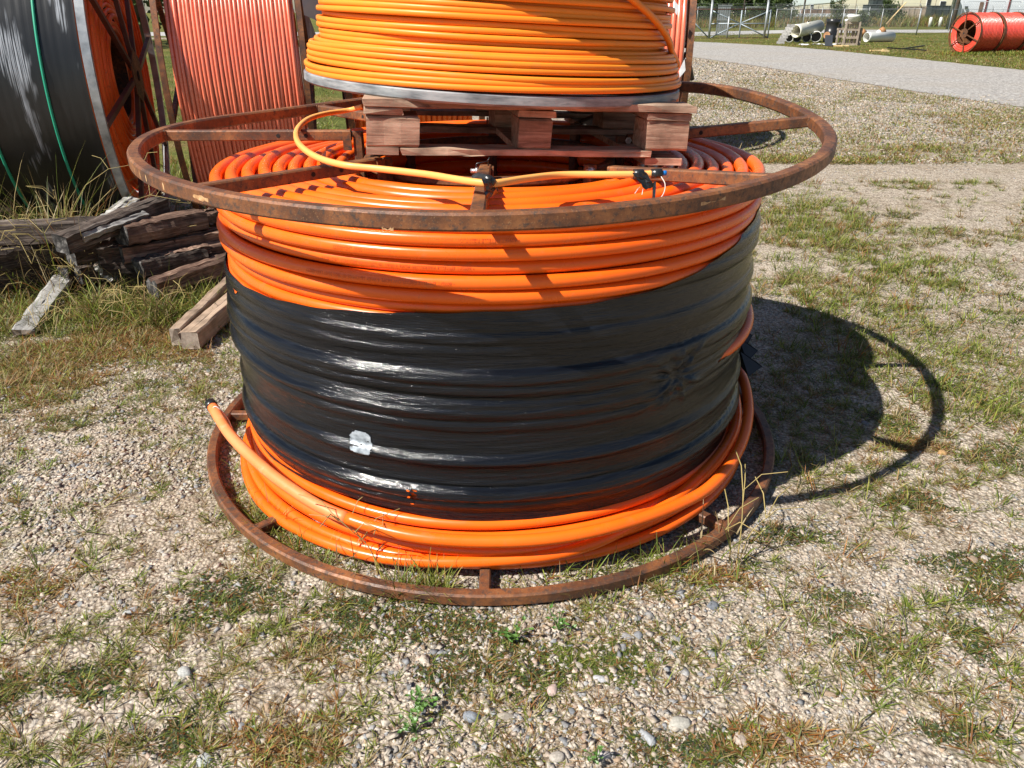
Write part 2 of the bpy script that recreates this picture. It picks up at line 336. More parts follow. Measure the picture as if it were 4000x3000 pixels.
def ground_mat(name, mode):
    m, nt, b, o = nodes_of(name); v = coords(nt)
    L = nt.links.new
    if mode == 'yard':
        vo = nt.nodes.new('ShaderNodeTexVoronoi'); vo.inputs['Scale'].default_value = 75; L(v, vo.inputs['Vector'])
        vo2 = nt.nodes.new('ShaderNodeTexVoronoi'); vo2.inputs['Scale'].default_value = 190; L(v, vo2.inputs['Vector'])
        h = nt.nodes.new('ShaderNodeSeparateColor'); L(vo.outputs['Color'], h.inputs[0])
        h2 = nt.nodes.new('ShaderNodeSeparateColor'); L(vo2.outputs['Color'], h2.inputs[0])
        c1 = ramp(nt, h.outputs[0], [(0, (.30, .27, .235)), (.3, (.42, .37, .31)), (.55, (.49, .43, .36)), (.8, (.44, .355, .295)), (1, (.38, .37, .36))])
        c2 = ramp(nt, h2.outputs[0], [(0, (.24, .205, .17)), (.5, (.42, .365, .30)), (1, (.57, .51, .44))])
        c = mix(nt, mix(nt, c1, c2, .55), (1.10, 1.08, 1.04), 1.0, 'MULTIPLY')
        dk = ramp(nt, vo.outputs['Distance'], [(.35, (1, 1, 1)), (.75, (.36, .33, .30))]); c = mix(nt, c, dk, .9, 'MULTIPLY')  # crevice shade between the stones painted into the colour
        n1 = noise(nt, v, 1.1, 6, .65)      # soil and thatch patches
        c = mix(nt, c, (.21, .155, .095), ramp(nt, n1, [(.50, (0, 0, 0)), (.66, (.5,)*3)]))
        n2 = noise(nt, v, 3.2, 6, .7); c = mix(nt, c, (.15, .155, .055), ramp(nt, n2, [(.56, (0, 0, 0)), (.70, (.55,)*3)]))
        n4 = noise(nt, v, 14, 5, .8); c = mix(nt, c, ramp(nt, n4, [(.38, (.66, .63, .58)), (.50, (1, 1, 1)), (.62, (1.22, 1.22, 1.2))]), 1.0, 'MULTIPLY')
        L(c, b.inputs['Base Color'])
        ad = nt.nodes.new('ShaderNodeMath'); ad.operation = 'MULTIPLY_ADD'; L(vo.outputs['Distance'], ad.inputs[0]); ad.inputs[1].default_value = -1.0; L(noise(nt, v, 120, 4), ad.inputs[2])
        bump(nt, b, ad.outputs[0], .9, .008)
    elif mode == 'road':
        vo = nt.nodes.new('ShaderNodeTexVoronoi'); vo.inputs['Scale'].default_value = 26; L(v, vo.inputs['Vector'])
        h = nt.nodes.new('ShaderNodeSeparateColor'); L(vo.outputs['Color'], h.inputs[0])
        c = ramp(nt, h.outputs[0], [(0, (.22, .205, .19)), (.5, (.33, .31, .29)), (.85, (.38, .36, .335)), (.97, (.55, .52, .48)), (1, (.10, .09, .085))])
        n1 = noise(nt, coords(nt, (.4, .4, 1)), .8, 6, .6); c = mix(nt, c, (.33, .29, .24), ramp(nt, n1, [(.45, (0, 0, 0)), (.75, (.6,)*3)]))
        n2 = noise(nt, v, 6, 5); c = mix(nt, c, ramp(nt, n2, [(.3, (.82,)*3), (.7, (1.1,)*3)]), 1.0, 'MULTIPLY')
        L(c, b.inputs['Base Color']); bump(nt, b, noise(nt, v, 22, 4, .7), .8, .03)
    elif mode == 'lawn':
        n1 = noise(nt, v, .35, 6, .65); n2 = noise(nt, v, 5, 6, .75); n3 = noise(nt, v, 30, 3, .7)
        c = ramp(nt, n1, [(.32, (.075, .095, .018)), (.5, (.13, .14, .032)), (.62, (.20, .155, .05)), (.78, (.27, .20, .09))])
        c = mix(nt, c, ramp(nt, n2, [(.3, (.55,)*3), (.7, (1.35,)*3)]), 1.0, 'MULTIPLY')
        c = mix(nt, c, ramp(nt, n3, [(.3, (.6,)*3), (.7, (1.3,)*3)]), 1.0, 'MULTIPLY')
        L(c, b.inputs['Base Color']); bump(nt, b, n3, 1.0, .05)
    elif mode == 'asphalt':
        n1 = noise(nt, v, .6, 5); L(ramp(nt, n1, [(.3, (.33, .32, .31)), (.7, (.40, .39, .37))]), b.inputs['Base Color'])
    b.inputs['Roughness'].default_value = .95; b.inputs['Specular IOR Level'].default_value = .15
    return m
M['yard'] = ground_mat('gravel_yard', 'yard'); M['road'] = ground_mat('gravel_road', 'road')
M['lawn'] = ground_mat('lawn', 'lawn'); M['asphalt'] = ground_mat('asphalt', 'asphalt')

# ------------------------------------------------------------------ ground sheets
def gheight(x, y):
    d = np.hypot(x, y-1.5); k = np.clip((9-d)/4, 0, 1)
    return (fbm(x*1.3+40, y*1.3+40, 3, 4)-.47)*.030*k - .006*k
def grid(x0, x1, y0, y1, st):
    nx = int((x1-x0)/st)+1; ny = int((y1-y0)/st)+1
    X, Y = np.meshgrid(np.linspace(x0, x1, nx), np.linspace(y0, y1, ny)); i = np.arange(nx*ny).reshape(ny, nx)
    return X.ravel(), Y.ravel(), np.stack([i[:-1, :-1], i[:-1, 1:], i[1:, 1:], i[1:, :-1]], -1).reshape(-1, 4)
X, Y, Fq = grid(-8, 8, -2, 12, .06)
near = np_mesh('ground', np.c_[X, Y, gheight(X, Y)], Fq, M['yard'], smooth=True); tag(near, kind='structure')
b = MB()   # the rest of the ground, butted round the fine sheet
for (x0, x1, y0, y1) in ((-900, 900, 12, 1500), (-900, 900, -200, -2), (-900, -8, -2, 12), (8, 900, -2, 12)):
    b.add([(x0, y0, 0), (x1, y0, 0), (x1, y1, 0), (x0, y1, 0)], [(0, 1, 2, 3)])
far_ground = b.build('terrain', M['yard']); tag(far_ground, kind='structure')
def sheet(name, pts, z, mat, jit=0.0, n=40):
    """closed outline -> n-gon sheet with slightly ragged edge"""
    P = []
    for i in range(len(pts)):
        a = pts[i]; c = pts[(i+1) % len(pts)]; m = n if jit else 1
        for k in range(m):
            t = k/m; P.append((a[0]+(c[0]-a[0])*t+random.uniform(-jit, jit)*.5, a[1]+(c[1]-a[1])*t+random.uniform(-jit, jit), z))
    b = MB(); b.add(P, [tuple(range(len(P)))]); return tag(b.build(name, mat), kind='structure')
near_edge = [(4600, 535), (4000, 421), (3550, 354), (3233, 304), (2980, 262), (2695, 222), (2300, 185)]
far_edge = [(2300, 150), (2663, 161), (2822, 168), (3043, 180), (3233, 196), (3550, 228), (4000, 275), (4600, 345)]
road_poly = [G(*q) for q in near_edge+far_edge]
lawn_poly = [G(*q) for q in far_edge[:0]]
sheet('grass_verge', [(-160, 40), (60, -6), (420, -6), (420, 150), (160, 420), (-160, 420)] if False else [Vector((-150, 62, 0)), G(2300, 150), *[G(*q) for q in far_edge[1:]], Vector((60, 12, 0)), Vector((500, 12, 0)), Vector((500, 700, 0)), Vector((-300, 700, 0)), Vector((-300, 62, 0))], .004, M['lawn'])
sheet('grass_verge', [Vector((-200, 8.8, 0)), Vector((-1.6, 8.8, 0)), Vector((2.2, 30, 0)), Vector((4.2, 50, 0)), Vector((-200, 60, 0))], .006, M['lawn'])
sheet('gravel_road', road_poly, .008, M['road'], .10, 30)
sheet('road', [Vector((-200, G(2700, 141).y, 0)), Vector((G(2700, 141).x, G(2700, 141).y, 0)), G(3100, 129), G(3500, 128), G(4300, 127), G(4300, 116), G(3500, 116.5), G(3100, 117), Vector((G(2700, 126).x, G(2700, 126).y, 0)), Vector((-200, G(2700, 126).y, 0))], .012, M['asphalt'])

# ------------------------------------------------------------------ main conduit reel
CX, CY = -.0815, 2.8935
reel = thing('conduit_reel', 'large rusty reel of bright orange conduit wrapped in black film, standing on the gravel', 'cable reel', (CX, CY, 0))
def per(th, tab):
    a = np.array([t[0] for t in tab], float); v = np.array([t[1] for t in tab], float)
    a = np.r_[a-360, a, a+360]; v = np.r_[v, v, v]
    t = (np.degrees(th)+180) % 360-180; return np.interp(t, a, v)
def smooth_per(th, tab, w=11):
    d = np.linspace(-w, w, 9)*PI/180; return np.mean([per(th+q, tab) for q in d], axis=0)
ZT = [(-180, 1.158), (-154, 1.128), (-135, 1.122), (-90, 1.121), (-55, 1.138), (-22, 1.165), (0, 1.20), (27, 1.256), (38, 1.258), (60, 1.24), (90, 1.205), (125, 1.165), (143, 1.150), (156, 1.153)]
RT = [(-180, 1.21), (-165, 1.215), (-150, 1.175), (-135, 1.15), (-120, 1.146), (-88, 1.160), (-45, 1.150), (-25, 1.165), (-10, 1.18), (5, 1.18), (30, 1.15), (90, 1.15), (150, 1.15)]
ztop = lambda th: smooth_per(th, ZT); rtop = lambda th: smooth_per(th, RT, 8)
TW, THK = .040, .044
def ringprof(w, h, b=.006):
    return [(-w+b, 0), (-b, 0), (0, b), (0, h-b), (-b, h), (-w+b, h), (-w, h-b), (-w, b)]
th = np.linspace(-PI, PI, 192, endpoint=False)
b = MB(); r = rtop(th); b.sweep(np.c_[CX+r*np.cos(th), CY+r*np.sin(th), ztop(th)], np.c_[np.cos(th), np.sin(th)], ringprof(TW, THK))
b.build('flange_ring', M['rust'], reel, (CX, CY, 0))
RB = 1.15
b = MB(); b.sweep(np.c_[CX+RB*np.cos(th), CY+RB*np.sin(th), np.full(192, .002)], np.c_[np.cos(th), np.sin(th)], ringprof(.038, .042))
b.build('flange_ring', M['rust'], reel, (CX, CY, 0))
def P3(th, r, z): return Vector((CX+r*math.cos(th), CY+r*math.sin(th), z))
for k in range(8):
    a = math.radians(-180+45*k+(1.5 if k == 1 else 0)); sm = -1 if k in (1, 2, 3) else 0
    ri = .50 if k != 3 else .56
    zo = float(ztop(np.array([a]))[0])+.020; zi = 1.140 if k in (1, 2, 3) else (1.175 if k in (0, 7) else 1.16)
    if k == 3: zi = 1.118
    ro = float(rtop(np.array([a]))[0])-.038
    b = MB(); b.bar(P3(a, ri, zi), P3(a, ro, zo), .036, .036, bev=.004)
    s_ = b.build('spoke', M['rust'], reel, (CX, CY, 0))
    for rr_ in (.66, .76):      # bolt holes on the spoke side, their inner shade painted as dark discs
        t = (rr_-ri)/(ro-ri); z = zi+(zo-zi)*t; n = Vector((-math.sin(a), math.cos(a), 0)); n = -n if n.y > 0 else n
        b = MB(); b.tube([P3(a, rr_, z)+n*.0165, P3(a, rr_, z)+n*.0188], .0075, 8); b.build('bolt_hole_shade', M['hole'], s_, (CX, CY, 0))
    # upright tube of the inner drum, bolted to the spoke
    b = MB(); b.bar(P3(a, .475, .02), P3(a, .475, zi+.012), .034, .034, up=(math.cos(a), math.sin(a), 0), bev=.004); up_ = b.build('upright', M['rust'], reel, (CX, CY, 0))
    tng = Vector((-math.sin(a), math.cos(a), 0))
    b = MB(); b.bar(P3(a, ri+.012, zi-.05)+tng*.023, P3(a, ri+.012, zi+.014)+tng*.023, .03, .006, up=tng); b.build('bracket', M['rust_dark'], up_, (CX, CY, 0))
    b = MB(); b.tube([P3(a, .5, zi)-tng*.045, P3(a, .5, zi)-tng*.012], .007, 8); b.tube([P3(a, .5, zi)-tng*.030, P3(a, .5, zi)-tng*.021], .012, 6); b.build('bolt', M['bolt'], up_, (CX, CY, 0))
    b = MB(); b.bar(P3(a, .46, .024), P3(a, RB-.036, .024), .034, .034, bev=.004); b.build('spoke', M['rust'], reel, (CX, CY, 0))
for k in range(8):
    a = math.radians(-180+45*k); zz_ = float(ztop(np.array([a]))[0]); ro = float(rtop(np.array([a]))[0])-.0405
    for s__ in (-1, 1):
        b = MB(); tg_ = Vector((-math.sin(a), math.cos(a), 0))*.0195*s__
        b.tube([P3(a, ro+random.uniform(-.001, .001), zz_+.004+q*.006)+tg_ for q in range(7)], [.0035*random.uniform(.7, 1.2) for q in range(7)], 6); b.build('weld_bead', M['rust_dark'], reel, (CX, CY, 0))
for (a0, a1, h0, h1) in ((-131, -127.5, .010, .030), (-139.5, -139, .006, .034), (-146, -145.6, .01, .036), (-149, -148.6, .008, .034), (-152, -151.7, .012, .034), (-101, -99.6, .001, .005), (-62, -58, .020, .024)):
    b = MB(); q = []; n = 8; rg = random.Random(int(-a0*10))
    for i in range(n+1):
        a = math.radians(a0+(a1-a0)*i/n); r_ = float(rtop(np.array([a]))[0])+.0006; z_ = float(ztop(np.array([a]))[0]); q.append((P3(a, r_, z_+h0+rg.uniform(0, .005)+.004*abs(2*i/n-1)), P3(a, r_, z_+h1-rg.uniform(0, .005)-.004*abs(2*i/n-1))))
    b.add([p for pr_ in q for p in pr_], [(2*i, 2*i+2, 2*i+3, 2*i+1) for i in range(n)]); b.build('scrape', M['scrape'], reel, (CX, CY, 0))
rr_ = .455
for z in (.06, 1.08): b = MB(); b.sweep(np.c_[CX+rr_*np.cos(th), CY+rr_*np.sin(th), np.full(192, z)], np.c_[np.cos(th), np.sin(th)], ringprof(.03, .03)); b.build('drum_hoop', M['rust_dark'], reel, (CX, CY, 0))

def loop(r0, z0, pr, seed, ar=.004, az=.003, n=150, sides=10, mat='conduit', parent=reel, zf=None, rf=None, sq=0):
    g = np.random.default_rng(seed); t = np.linspace(-PI, PI, n, endpoint=False)
    rr = np.full(n, r0); zz = np.full(n, z0)
    for k in range(1, 6):
        rr = rr+ar/k*g.normal()*np.sin(k*t+g.random()*7); zz = zz+az/k*g.normal()*np.sin(k*t+g.random()*7)
    if zf is not None: zz = zz+zf(t)
    if rf is not None: rr = rr+rf(t)
    b = MB(); b.tube(np.c_[rr*np.cos(t), rr*np.sin(t), zz], pr, sides, closed=True, sq=sq)
    return b.build('conduit_turn', M[mat], parent)
PR = .0196
NTURN = 22
outer = []
bulge = {}
for i in range(NTURN):
    z = .235+i*.0388
    dr = .010*math.sin(i*1.9)+.007*math.sin(i*.7+1)
    bulge[i] = (z, .943+dr)
    loop(.943+dr, z, PR, 100+i, .003 if i > 16 else .0008, .0015 if i > 16 else .0006, sides=12)
# the topmost outer turn rides up under the flange
loop(.948, 1.085, .0212, 190, .004, .003, sides=12, zf=lambda t: .006*np.sin(t+1))
# top surface: concentric layers seen between the spokes
for k in range(1, 9):
    zt = 1.088+.004*math.sin(k*2.1)
    loop(.948-.0505*k, zt, .0215, 200+k, .006, .006, n=180, sides=12, zf=(lambda t, k=k: .010*np.sin(2*t+k*.4)*np.clip(np.cos(t-2.6), 0, 1)-.01*np.clip(np.cos(t+.6), 0, 1)))
    loop(.925-.0505*k, zt-.040, PR, 230+k, .005, .003)
for i in range(18): loop(.50, .10+i*.055, .026, 260+i, .003, .002, n=80, sides=6)
# loosened bottom turns
for j_, (r_, z_) in enumerate(((1.000, .040), (.992, .078), (.972, .115), (.985, .060), (.958, .152), (.945, .190))):
    loop(r_, z_, .0190, 300+j_, .006, .003, sides=12, rf=lambda t, j_=j_: .010*np.sin(t+2.0-j_*.5), zf=lambda t, j_=j_: .007*np.sin(t+2.4+j_*.3))
def spline(P, n=12):
    P = [np.array(tuple(p), float) for p in P]; P = [2*P[0]-P[1]]+P+[2*P[-1]-P[-2]]; out = []
    for i in range(1, len(P)-2):
        for k in range(n):
            t = k/n; a, b_, c, d = P[i-1:i+3]
            out.append(.5*((2*b_)+(-a+c)*t+(2*a-5*b_+4*c-d)*t*t+(-a+3*b_-3*c+d)*t**3))
    out.append(P[-2]); return np.array(out)
free = [(40, .99, .42), (20, .985, .34), (0, 1.005, .27), (-15, 1.025, .225), (-30, 1.04, .19), (-44, 1.055, .165), (-55, 1.052, .160), (-69, 1.042, .156), (-81, 1.035, .15), (-94, 1.030, .15), (-105, 1.03, .155), (-118, 1.025, .165), (-130, 1.02, .185), (-141, 1.027, .20), (-152, 1.055, .215), (-163, 1.098, .232)]
fp = spline([P3(math.radians(a), r_, z) for a, r_, z in free])
b = MB(); b.tube(fp[:130], .0198, 12); b.build('conduit_end', M['conduit'], reel, (CX, CY, 0))
b = MB(); b.tube(fp[129:], .0198, 12); ce = b.build('conduit_end', M['conduit_scuffed'], reel, (CX, CY, 0)); ce['label'] = 'loose end of the conduit, scuffed pale'
e = Vector(fp[-1]); d = Vector(fp[-1]-fp[-3]).normalized()
b = MB(); b.tube([e-d*.002, e+d*.032], .0218, 12); b.build('end_cap', M['black_tape'], ce, (CX, CY, 0))
b = MB(); b.tube(spline([e+Vector((.0, -.026, .0)), e+Vector((.03, -.035, .02)), e+Vector((.06, -.03, -.03)), e+Vector((.075, -.03, -.09))], 5), .0022, 5); b.build('string', M['string'], ce, (CX, CY, 0))
# second strand sagging at the right
fp2 = spline([P3(math.radians(a), r_, z) for a, r_, z in [(50, .95, .30), (20, .97, .24), (0, .985, .20), (-20, .99, .17), (-40, .985, .15), (-60, 1.0, .11), (-80, 1.02, .075), (-110, 1.03, .045), (-140, 1.03, .03), (-170, 1.0, .03), (-200, .97, .03)]])
b = MB(); b.tube(fp2, .0192, 12); b.build('conduit_turn', M['conduit'], reel, (CX, CY, 0))

arc = spline([P3(math.radians(a), r_, z) for a, r_, z in ((-44, .935, .55), (-32, .962, .556), (-20, .978, .565), (-8, .978, .575), (6, .962, .58), (20, .94, .58))])
b = MB(); b.tube(arc, .0205, 12); b.build('conduit_turn', M['conduit'], reel, (CX, CY, 0))
# stretch film
ZTOP = [(-180, .815), (-160, .80), (-144, .805), (-128, .812), (-108, .838), (-93, .855), (-81, .858), (-63, .868), (-48, .905), (-36, .955), (-20, .985), (0, 1.0), (90, .96), (150, .86)]
ZBOT = [(-180, .14), (-165, .15), (-150, .165), (-127, .195), (-115, .200), (-97, .175), (-81, .165), (-65, .155), (-53, .145), (-40, .14), (-25, .17), (-5, .22), (60, .22), (150, .16)]
NT, NV = 720, 150
tt = np.linspace(-PI, PI, NT, endpoint=False); vv = np.linspace(0, 1, NV)
TH, VV = np.meshgrid(tt, vv)
zt_ = smooth_per(tt, ZTOP, 9)+.0015*np.sin(31*tt); zb_ = smooth_per(tt, ZBOT, 9)+.0015*np.sin(23*tt)
ZZ = zb_[None]+(zt_-zb_)[None]*VV
def film_r(TH, ZZ):
    R0 = np.full(ZZ.shape, .943+.0235)
    # turns underneath telegraph through; some stand proud
    zs = np.array([bulge[i][0] for i in range(NTURN)]); rs = np.array([bulge[i][1] for i in range(NTURN)])
    env = np.full(ZZ.shape, .938)
    zt2 = ZZ+.010*np.sin(TH+2.0)
    for z, r_ in zip(zs, rs):
        env = np.maximum(env, r_+.0215*np.sqrt(np.clip(1-((zt2-z)/.0225)**2, 0, 1)))
    envt = np.full(ZZ.shape, .930)
    for z, r_ in zip(zs, rs): envt = np.maximum(envt, r_+.0205*np.sqrt(np.clip(1-((ZZ-z)/.0215)**2, 0, 1)))
    wq = np.clip(.86+(.50-ZZ)*1.2, .86, 1.0); R1 = env*wq+R0*(1-wq)+.003
    D = fbm((TH+PI)*256/(2*PI)/18, (ZZ+.05*TH)*20, 11, 3)-.45
    R1 = R1+.008*D
    sk = fbm((TH+PI)*256/(2*PI)/7, (ZZ-.045*np.sin(TH*1.0+.8))*85, 21, 4)-.45
    R1 = R1+.0055*sk
    sk2 = fbm((TH+PI)*256/(2*PI)/4, (ZZ+.035*TH)*240, 31, 3)-.45
    R1 = R1+.0028*sk2
    for (z0, w, h) in ((.735, .020, .012), (.56, .022, .012), (.375, .022, .007), (.64, .02, .008), (.25, .018, .006)):   # proud bands
        R1 = R1+h*np.exp(-((ZZ-z0-.012*np.sin(TH+2.2))/w)**2)*(.7+.3*np.sin(1.5*TH+z0*9))
    # gathered star wrinkle at the front right
    tc, zc = math.radians(-53), .575
    du = (TH-tc)*.96; dv = ZZ-zc; q = np.hypot(du, dv*1.2); an = np.arctan2(dv, du)
    R1 = R1+(.009*np.sin(an*9+1.5*np.sin(an*2))+.006*np.sin(an*17+2))*np.exp(-(q/.13)**2)*np.clip(q/.02, 0, 1)-.012*np.exp(-(q/.03)**2)
    tight = envt+.0040+.002*sk+.001*sk2
    R1 = np.maximum(R1, tight)
    return R1
RR = film_r(TH, ZZ)
V = np.stack([RR*np.cos(TH), RR*np.sin(TH), ZZ], -1).reshape(-1, 3)
idx = np.arange(NT*NV).reshape(NV, NT)
Fq = np.stack([idx[:-1], np.roll(idx[:-1], -1, 1), np.roll(idx[1:], -1, 1), idx[1:]], -1).reshape(-1, 4)
fc_t = np.degrees(TH[:-1].ravel()); fc_z = ZZ[:-1].ravel()
gap = (fc_t > -40) & (fc_t < 20) & (np.abs(fc_z-(.562+.0005*(fc_t+15))) < .034*np.clip((fc_t+40)/26, 0, 1))
gap |= False & (np.hypot((fc_t+147)*.0165, fc_z-.760) < .012*(1+.5*np.sin(fc_t*9))) | (np.hypot((fc_t+103)*.0165, (fc_z-.262)*.6) < .009*(1+.6*np.sin(fc_z*900)))
Fq = Fq[~gap]
wrap = np_mesh('stretch_film', V, Fq, M['film'], reel, smooth=True)
uv = wrap.data.uv_layers.new(name='UVMap'); li = np.zeros(len(wrap.data.loops), np.int32); wrap.data.loops.foreach_get('vertex_index', li)
U = (TH.ravel()+PI)/(2*PI); UVa = np.c_[U, ZZ.ravel()]; lu = UVa[li].reshape(-1, 4, 2); wrapm = (lu[:, :, 0].max(1)-lu[:, :, 0].min(1)) > .5
lu[wrapm, :, 0] = np.where(lu[wrapm, :, 0] < .5, lu[wrapm, :, 0]+1, lu[wrapm, :, 0]); uv.data.foreach_set('uv', lu.astype(np.float32).ravel())
# white scratched label on the film
def film_patch(t0, t1, z0, z1, name, mat, off=.003, n=9, ragged=.25, seed=1):
    g = np.random.default_rng(seed); A_, Z_ = [], []
    a0, z00 = (t0+t1)/2, (z0+z1)/2
    V = [(a0, z00)]+[(a0+(t1-t0)/2*math.cos(q)*(1+g.normal(0, ragged)), z00+(z1-z0)/2*math.sin(q)*(1+g.normal(0, ragged))) for q in np.linspace(0, 2*PI, n, endpoint=False)]
    a_ = np.array(V); r_ = film_r(a_[:, 0:1], a_[:, 1:2])[:, 0]+off
    b = MB(); b.add(np.c_[r_*np.cos(a_[:, 0]), r_*np.sin(a_[:, 0]), a_[:, 1]], [(0, i+1, (i+1) % n+1) for i in range(n)]); return b.build(name, mat, reel)
rd = math.radians
la, lz = np.meshgrid(np.linspace(rd(-115.3), rd(-110.4), 26), np.linspace(.374, .450, 22))
lr = film_r(la, lz)+.0022; i_ = np.arange(26*22).reshape(22, 26); lf = np.stack([i_[:-1, :-1], i_[:-1, 1:], i_[1:, 1:], i_[1:, :-1]], -1).reshape(-1, 4)
lx = (la[:-1, :-1].ravel()-rd(-112.85))/rd(2.45); ly = (lz[:-1, :-1].ravel()-.412)/.038
nz_ = fbm(lx*3+20, ly*9+20, 64, 3); lf = lf[(np.abs(lx)**3+np.abs(ly)**3 < .55+.9*nz_-.25*(lx < -.2)) & (nz_ > .26)]
np_mesh('label', np.stack([lr*np.cos(la), lr*np.sin(la), lz], -1).reshape(-1, 3), lf, M['white_label'], reel, smooth=True)
film_patch(rd(-148.3), rd(-147.0), .752, .772, 'tear', M['conduit'], seed=3)
film_patch(rd(-103.8), rd(-103.2), .255, .264, 'tear', M['conduit'], seed=4); film_patch(rd(-103.4), rd(-102.7), .228, .234, 'tear', M['conduit'], seed=5); film_patch(rd(-103.9), rd(-103.3), .280, .284, 'tear', M['conduit'], seed=6)
# torn film tails at the right of the drum
b = MB()
for k in range(5):
    a = math.radians(8-k*4); q = [P3(a, .985, .50-k*.03), P3(a-.02, 1.03+.01*k, .47-k*.035), P3(a-.05, 1.02, .42-k*.03), P3(a+.03, .985, .44-k*.03)]
    b.add(q, [(0, 1, 2, 3)]); b.add([p+Vector((.004, .004, 0)) for p in q], [(3, 2, 1, 0)])
b.build('film_tail', M['black_tape'], reel, (CX, CY, 0))
# printed line on four of the upper turns, upside down, as text bent onto the pipe
def text_on_turn(r0, z0, th_right, txt, size):
    cu = bpy.data.curves.new('print', 'FONT'); cu.body = txt; cu.size = size
    to = bpy.data.objects.new('print', cu); COL.objects.link(to)
    dg = bpy.context.evaluated_depsgraph_get(); me = bpy.data.meshes.new_from_object(to.evaluated_get(dg))
    bpy.data.objects.remove(to)
    n = len(me.vertices); co = np.zeros(n*3, np.float32); me.vertices.foreach_get('co', co); co = co.reshape(-1, 3)
    t = th_right-co[:, 0]/(r0+PR); ph = .10-(co[:, 1]-size*.35)/PR
    rad = r0+(PR+.0028)*np.cos(ph); out = np.c_[rad*np.cos(t), rad*np.sin(t), z0+(PR+.0028)*np.sin(ph)]
    me.vertices.foreach_set('co', out.astype(np.float32).ravel()); me.materials.clear(); me.materials.append(M['print']); me.update()
    return link_mesh('printed_line', me, reel)
for i, a in ((21, -84), (20, -88), (19, -91), (18, -94)):
    z, r_ = bulge[i]; text_on_turn(r_, z, math.radians(a), '\u2022 6095FT EMTELLE FIBERFLOW HDPE 4-WAY 16-12M 05-03-2025 05:07 LHD-00277', .0125)

# ------------------------------------------------------------------ pallet on the reel
PY, PRl = math.radians(9.5), math.radians(2.9); PTL = math.radians(2.15)
pal = thing('pallet', 'reddish brown wooden pallet lying on the orange conduit reel under the yellow coil', 'pallet', (-.440, 2.405, 1.186), (0, PTL, PY))
PW, PD = 1.02, 1.16
xs = (0, .44, .88); ws = (.155, .105, .14)
for j, y0 in enumerate((0.0, .51, 1.02)):
    for x0, w in zip((0.0, .465, .88), ws):
        b = MB(); d_ = .14; b.rough((x0+w/2, y0+d_/2, .0215+.0460), (w, d_, .091), int(x0*100+y0*10), .0014); b.build('block', M['wood_pallet'], pal)
    # front, middle and rear bottom boards
    b = MB(); b.rough((.10+.80/2 if j == 0 else PW/2, y0+.045, .0105), (.80 if j == 0 else PW, .10, .0205), 30+j); b.build('bottom_board', M['wood_pallet'], pal)
for x0, w, dz in zip((-.002, .47, .885), (.10, .10, .125), (.0, .0, -.024)):
    b = MB(); b.box((x0+w/2, PD/2+.004, .0105+dz), (w, PD, .0215)) if dz else b.box((x0+w/2, .30, .0105), (w, .40, .0212)) if x0 > 0 else b.box((x0+w/2-.002, .05, .0105), (.098, .10, .0215)); b.build('bottom_board', M['wood_pallet'], pal)
for x0, w in zip((-.004, .46, .875), (.115, .12, .148)):
    b = MB(); b.rough((x0+w/2, PD/2, .1150+.0112), (w, PD+.006, .0210), int(x0*50)+60, .0014, 1); b.build('stringer_board', M['wood_pallet'], pal)
for k in range(7):
    y0 = -.012+k*.172; b = MB(); b.rough((PW/2+random.uniform(-.006, .006), y0+.065, .1377+.0130), (PW+.012, .128, .0235), 90+k, .0017); b.build('deck_board', M['wood_pallet'], pal)

# ------------------------------------------------------------------ yellow duct coil on the pallet
yr = thing('duct_reel', 'reel of yellow orange duct with a grey bottom disc, lying flat on the wooden pallet', 'cable reel', (-.07, 3.045, 1.329), (0, PRl, 0))
YR = .678
b = MB(); b.lathe([(0, 0), (YR-.006, 0), (YR, .006), (YR, .029), (YR-.004, .033), (0, .033)], 128, smooth=False); b.build('flange_disc', M['disc'], yr)
b = MB(); b.lathe([(.3, .034), (.3, .345)], 32); b.build('core', M['rust_dark'], yr)
b = MB(); b.lathe([(0, .368), (.665, .368), (.665, .384), (0, .384)], 96, smooth=False); b.build('flange_disc', M['disc'], yr)
def yloop(r0, z0, seed, ar=.003, az=.0015, pr=.0086, zf=None, rf=None):
    o = loop(r0, z0, pr, seed, ar, az, n=160, sides=12, mat='yellow', parent=yr, zf=zf, rf=rf, sq=3.6); o.name = 'duct_turn'; return o
for i in range(5): yloop(.671-.005*i, .043+.0166*i, 400+i, .004, .0022, zf=lambda t, i=i: .005*np.sin(t+1.9+i*.3))
for i in range(14):
    yloop(.610+.007*math.sin(i*2.3), .132+.0166*i, 420+i, .0035, .0020)
yloop(.645, .126, 440, .004, .003, zf=lambda t: .010*np.sin(t+2.5))
yloop(.632, .140, 442, .004, .003, zf=lambda t: .010*np.sin(t+1.2))
yloop(.662, .052, 441, .004, .002, rf=lambda t: .010*np.sin(t-.5))
for i in range(16): yloop(.590, .05+.0185*i, 450+i, .002, .001)
for k in range(1, 7): yloop(.61-.020*k, .352, 470+k, .002, .001)
# slanting strand across the turns
sl = []
for t in np.linspace(0, 1, 60):
    a = math.radians(-78+t*66); z = .43-.30*t+.0*t; r_ = .636+.006*math.sin(t*PI)
    sl.append((r_*math.cos(a), r_*math.sin(a), z))
for a, z, r_ in ((-8, .105, .660), (-6, .085, .645), (-12, .075, .63)): sl.append((r_*math.cos(math.radians(a)), r_*math.sin(math.radians(a)), z))
b = MB(); b.tube(spline(sl[::6]+[sl[-1]], 6), .0098, 12, sq=3.6); b.build('loose_strand', M['yellow'], yr)
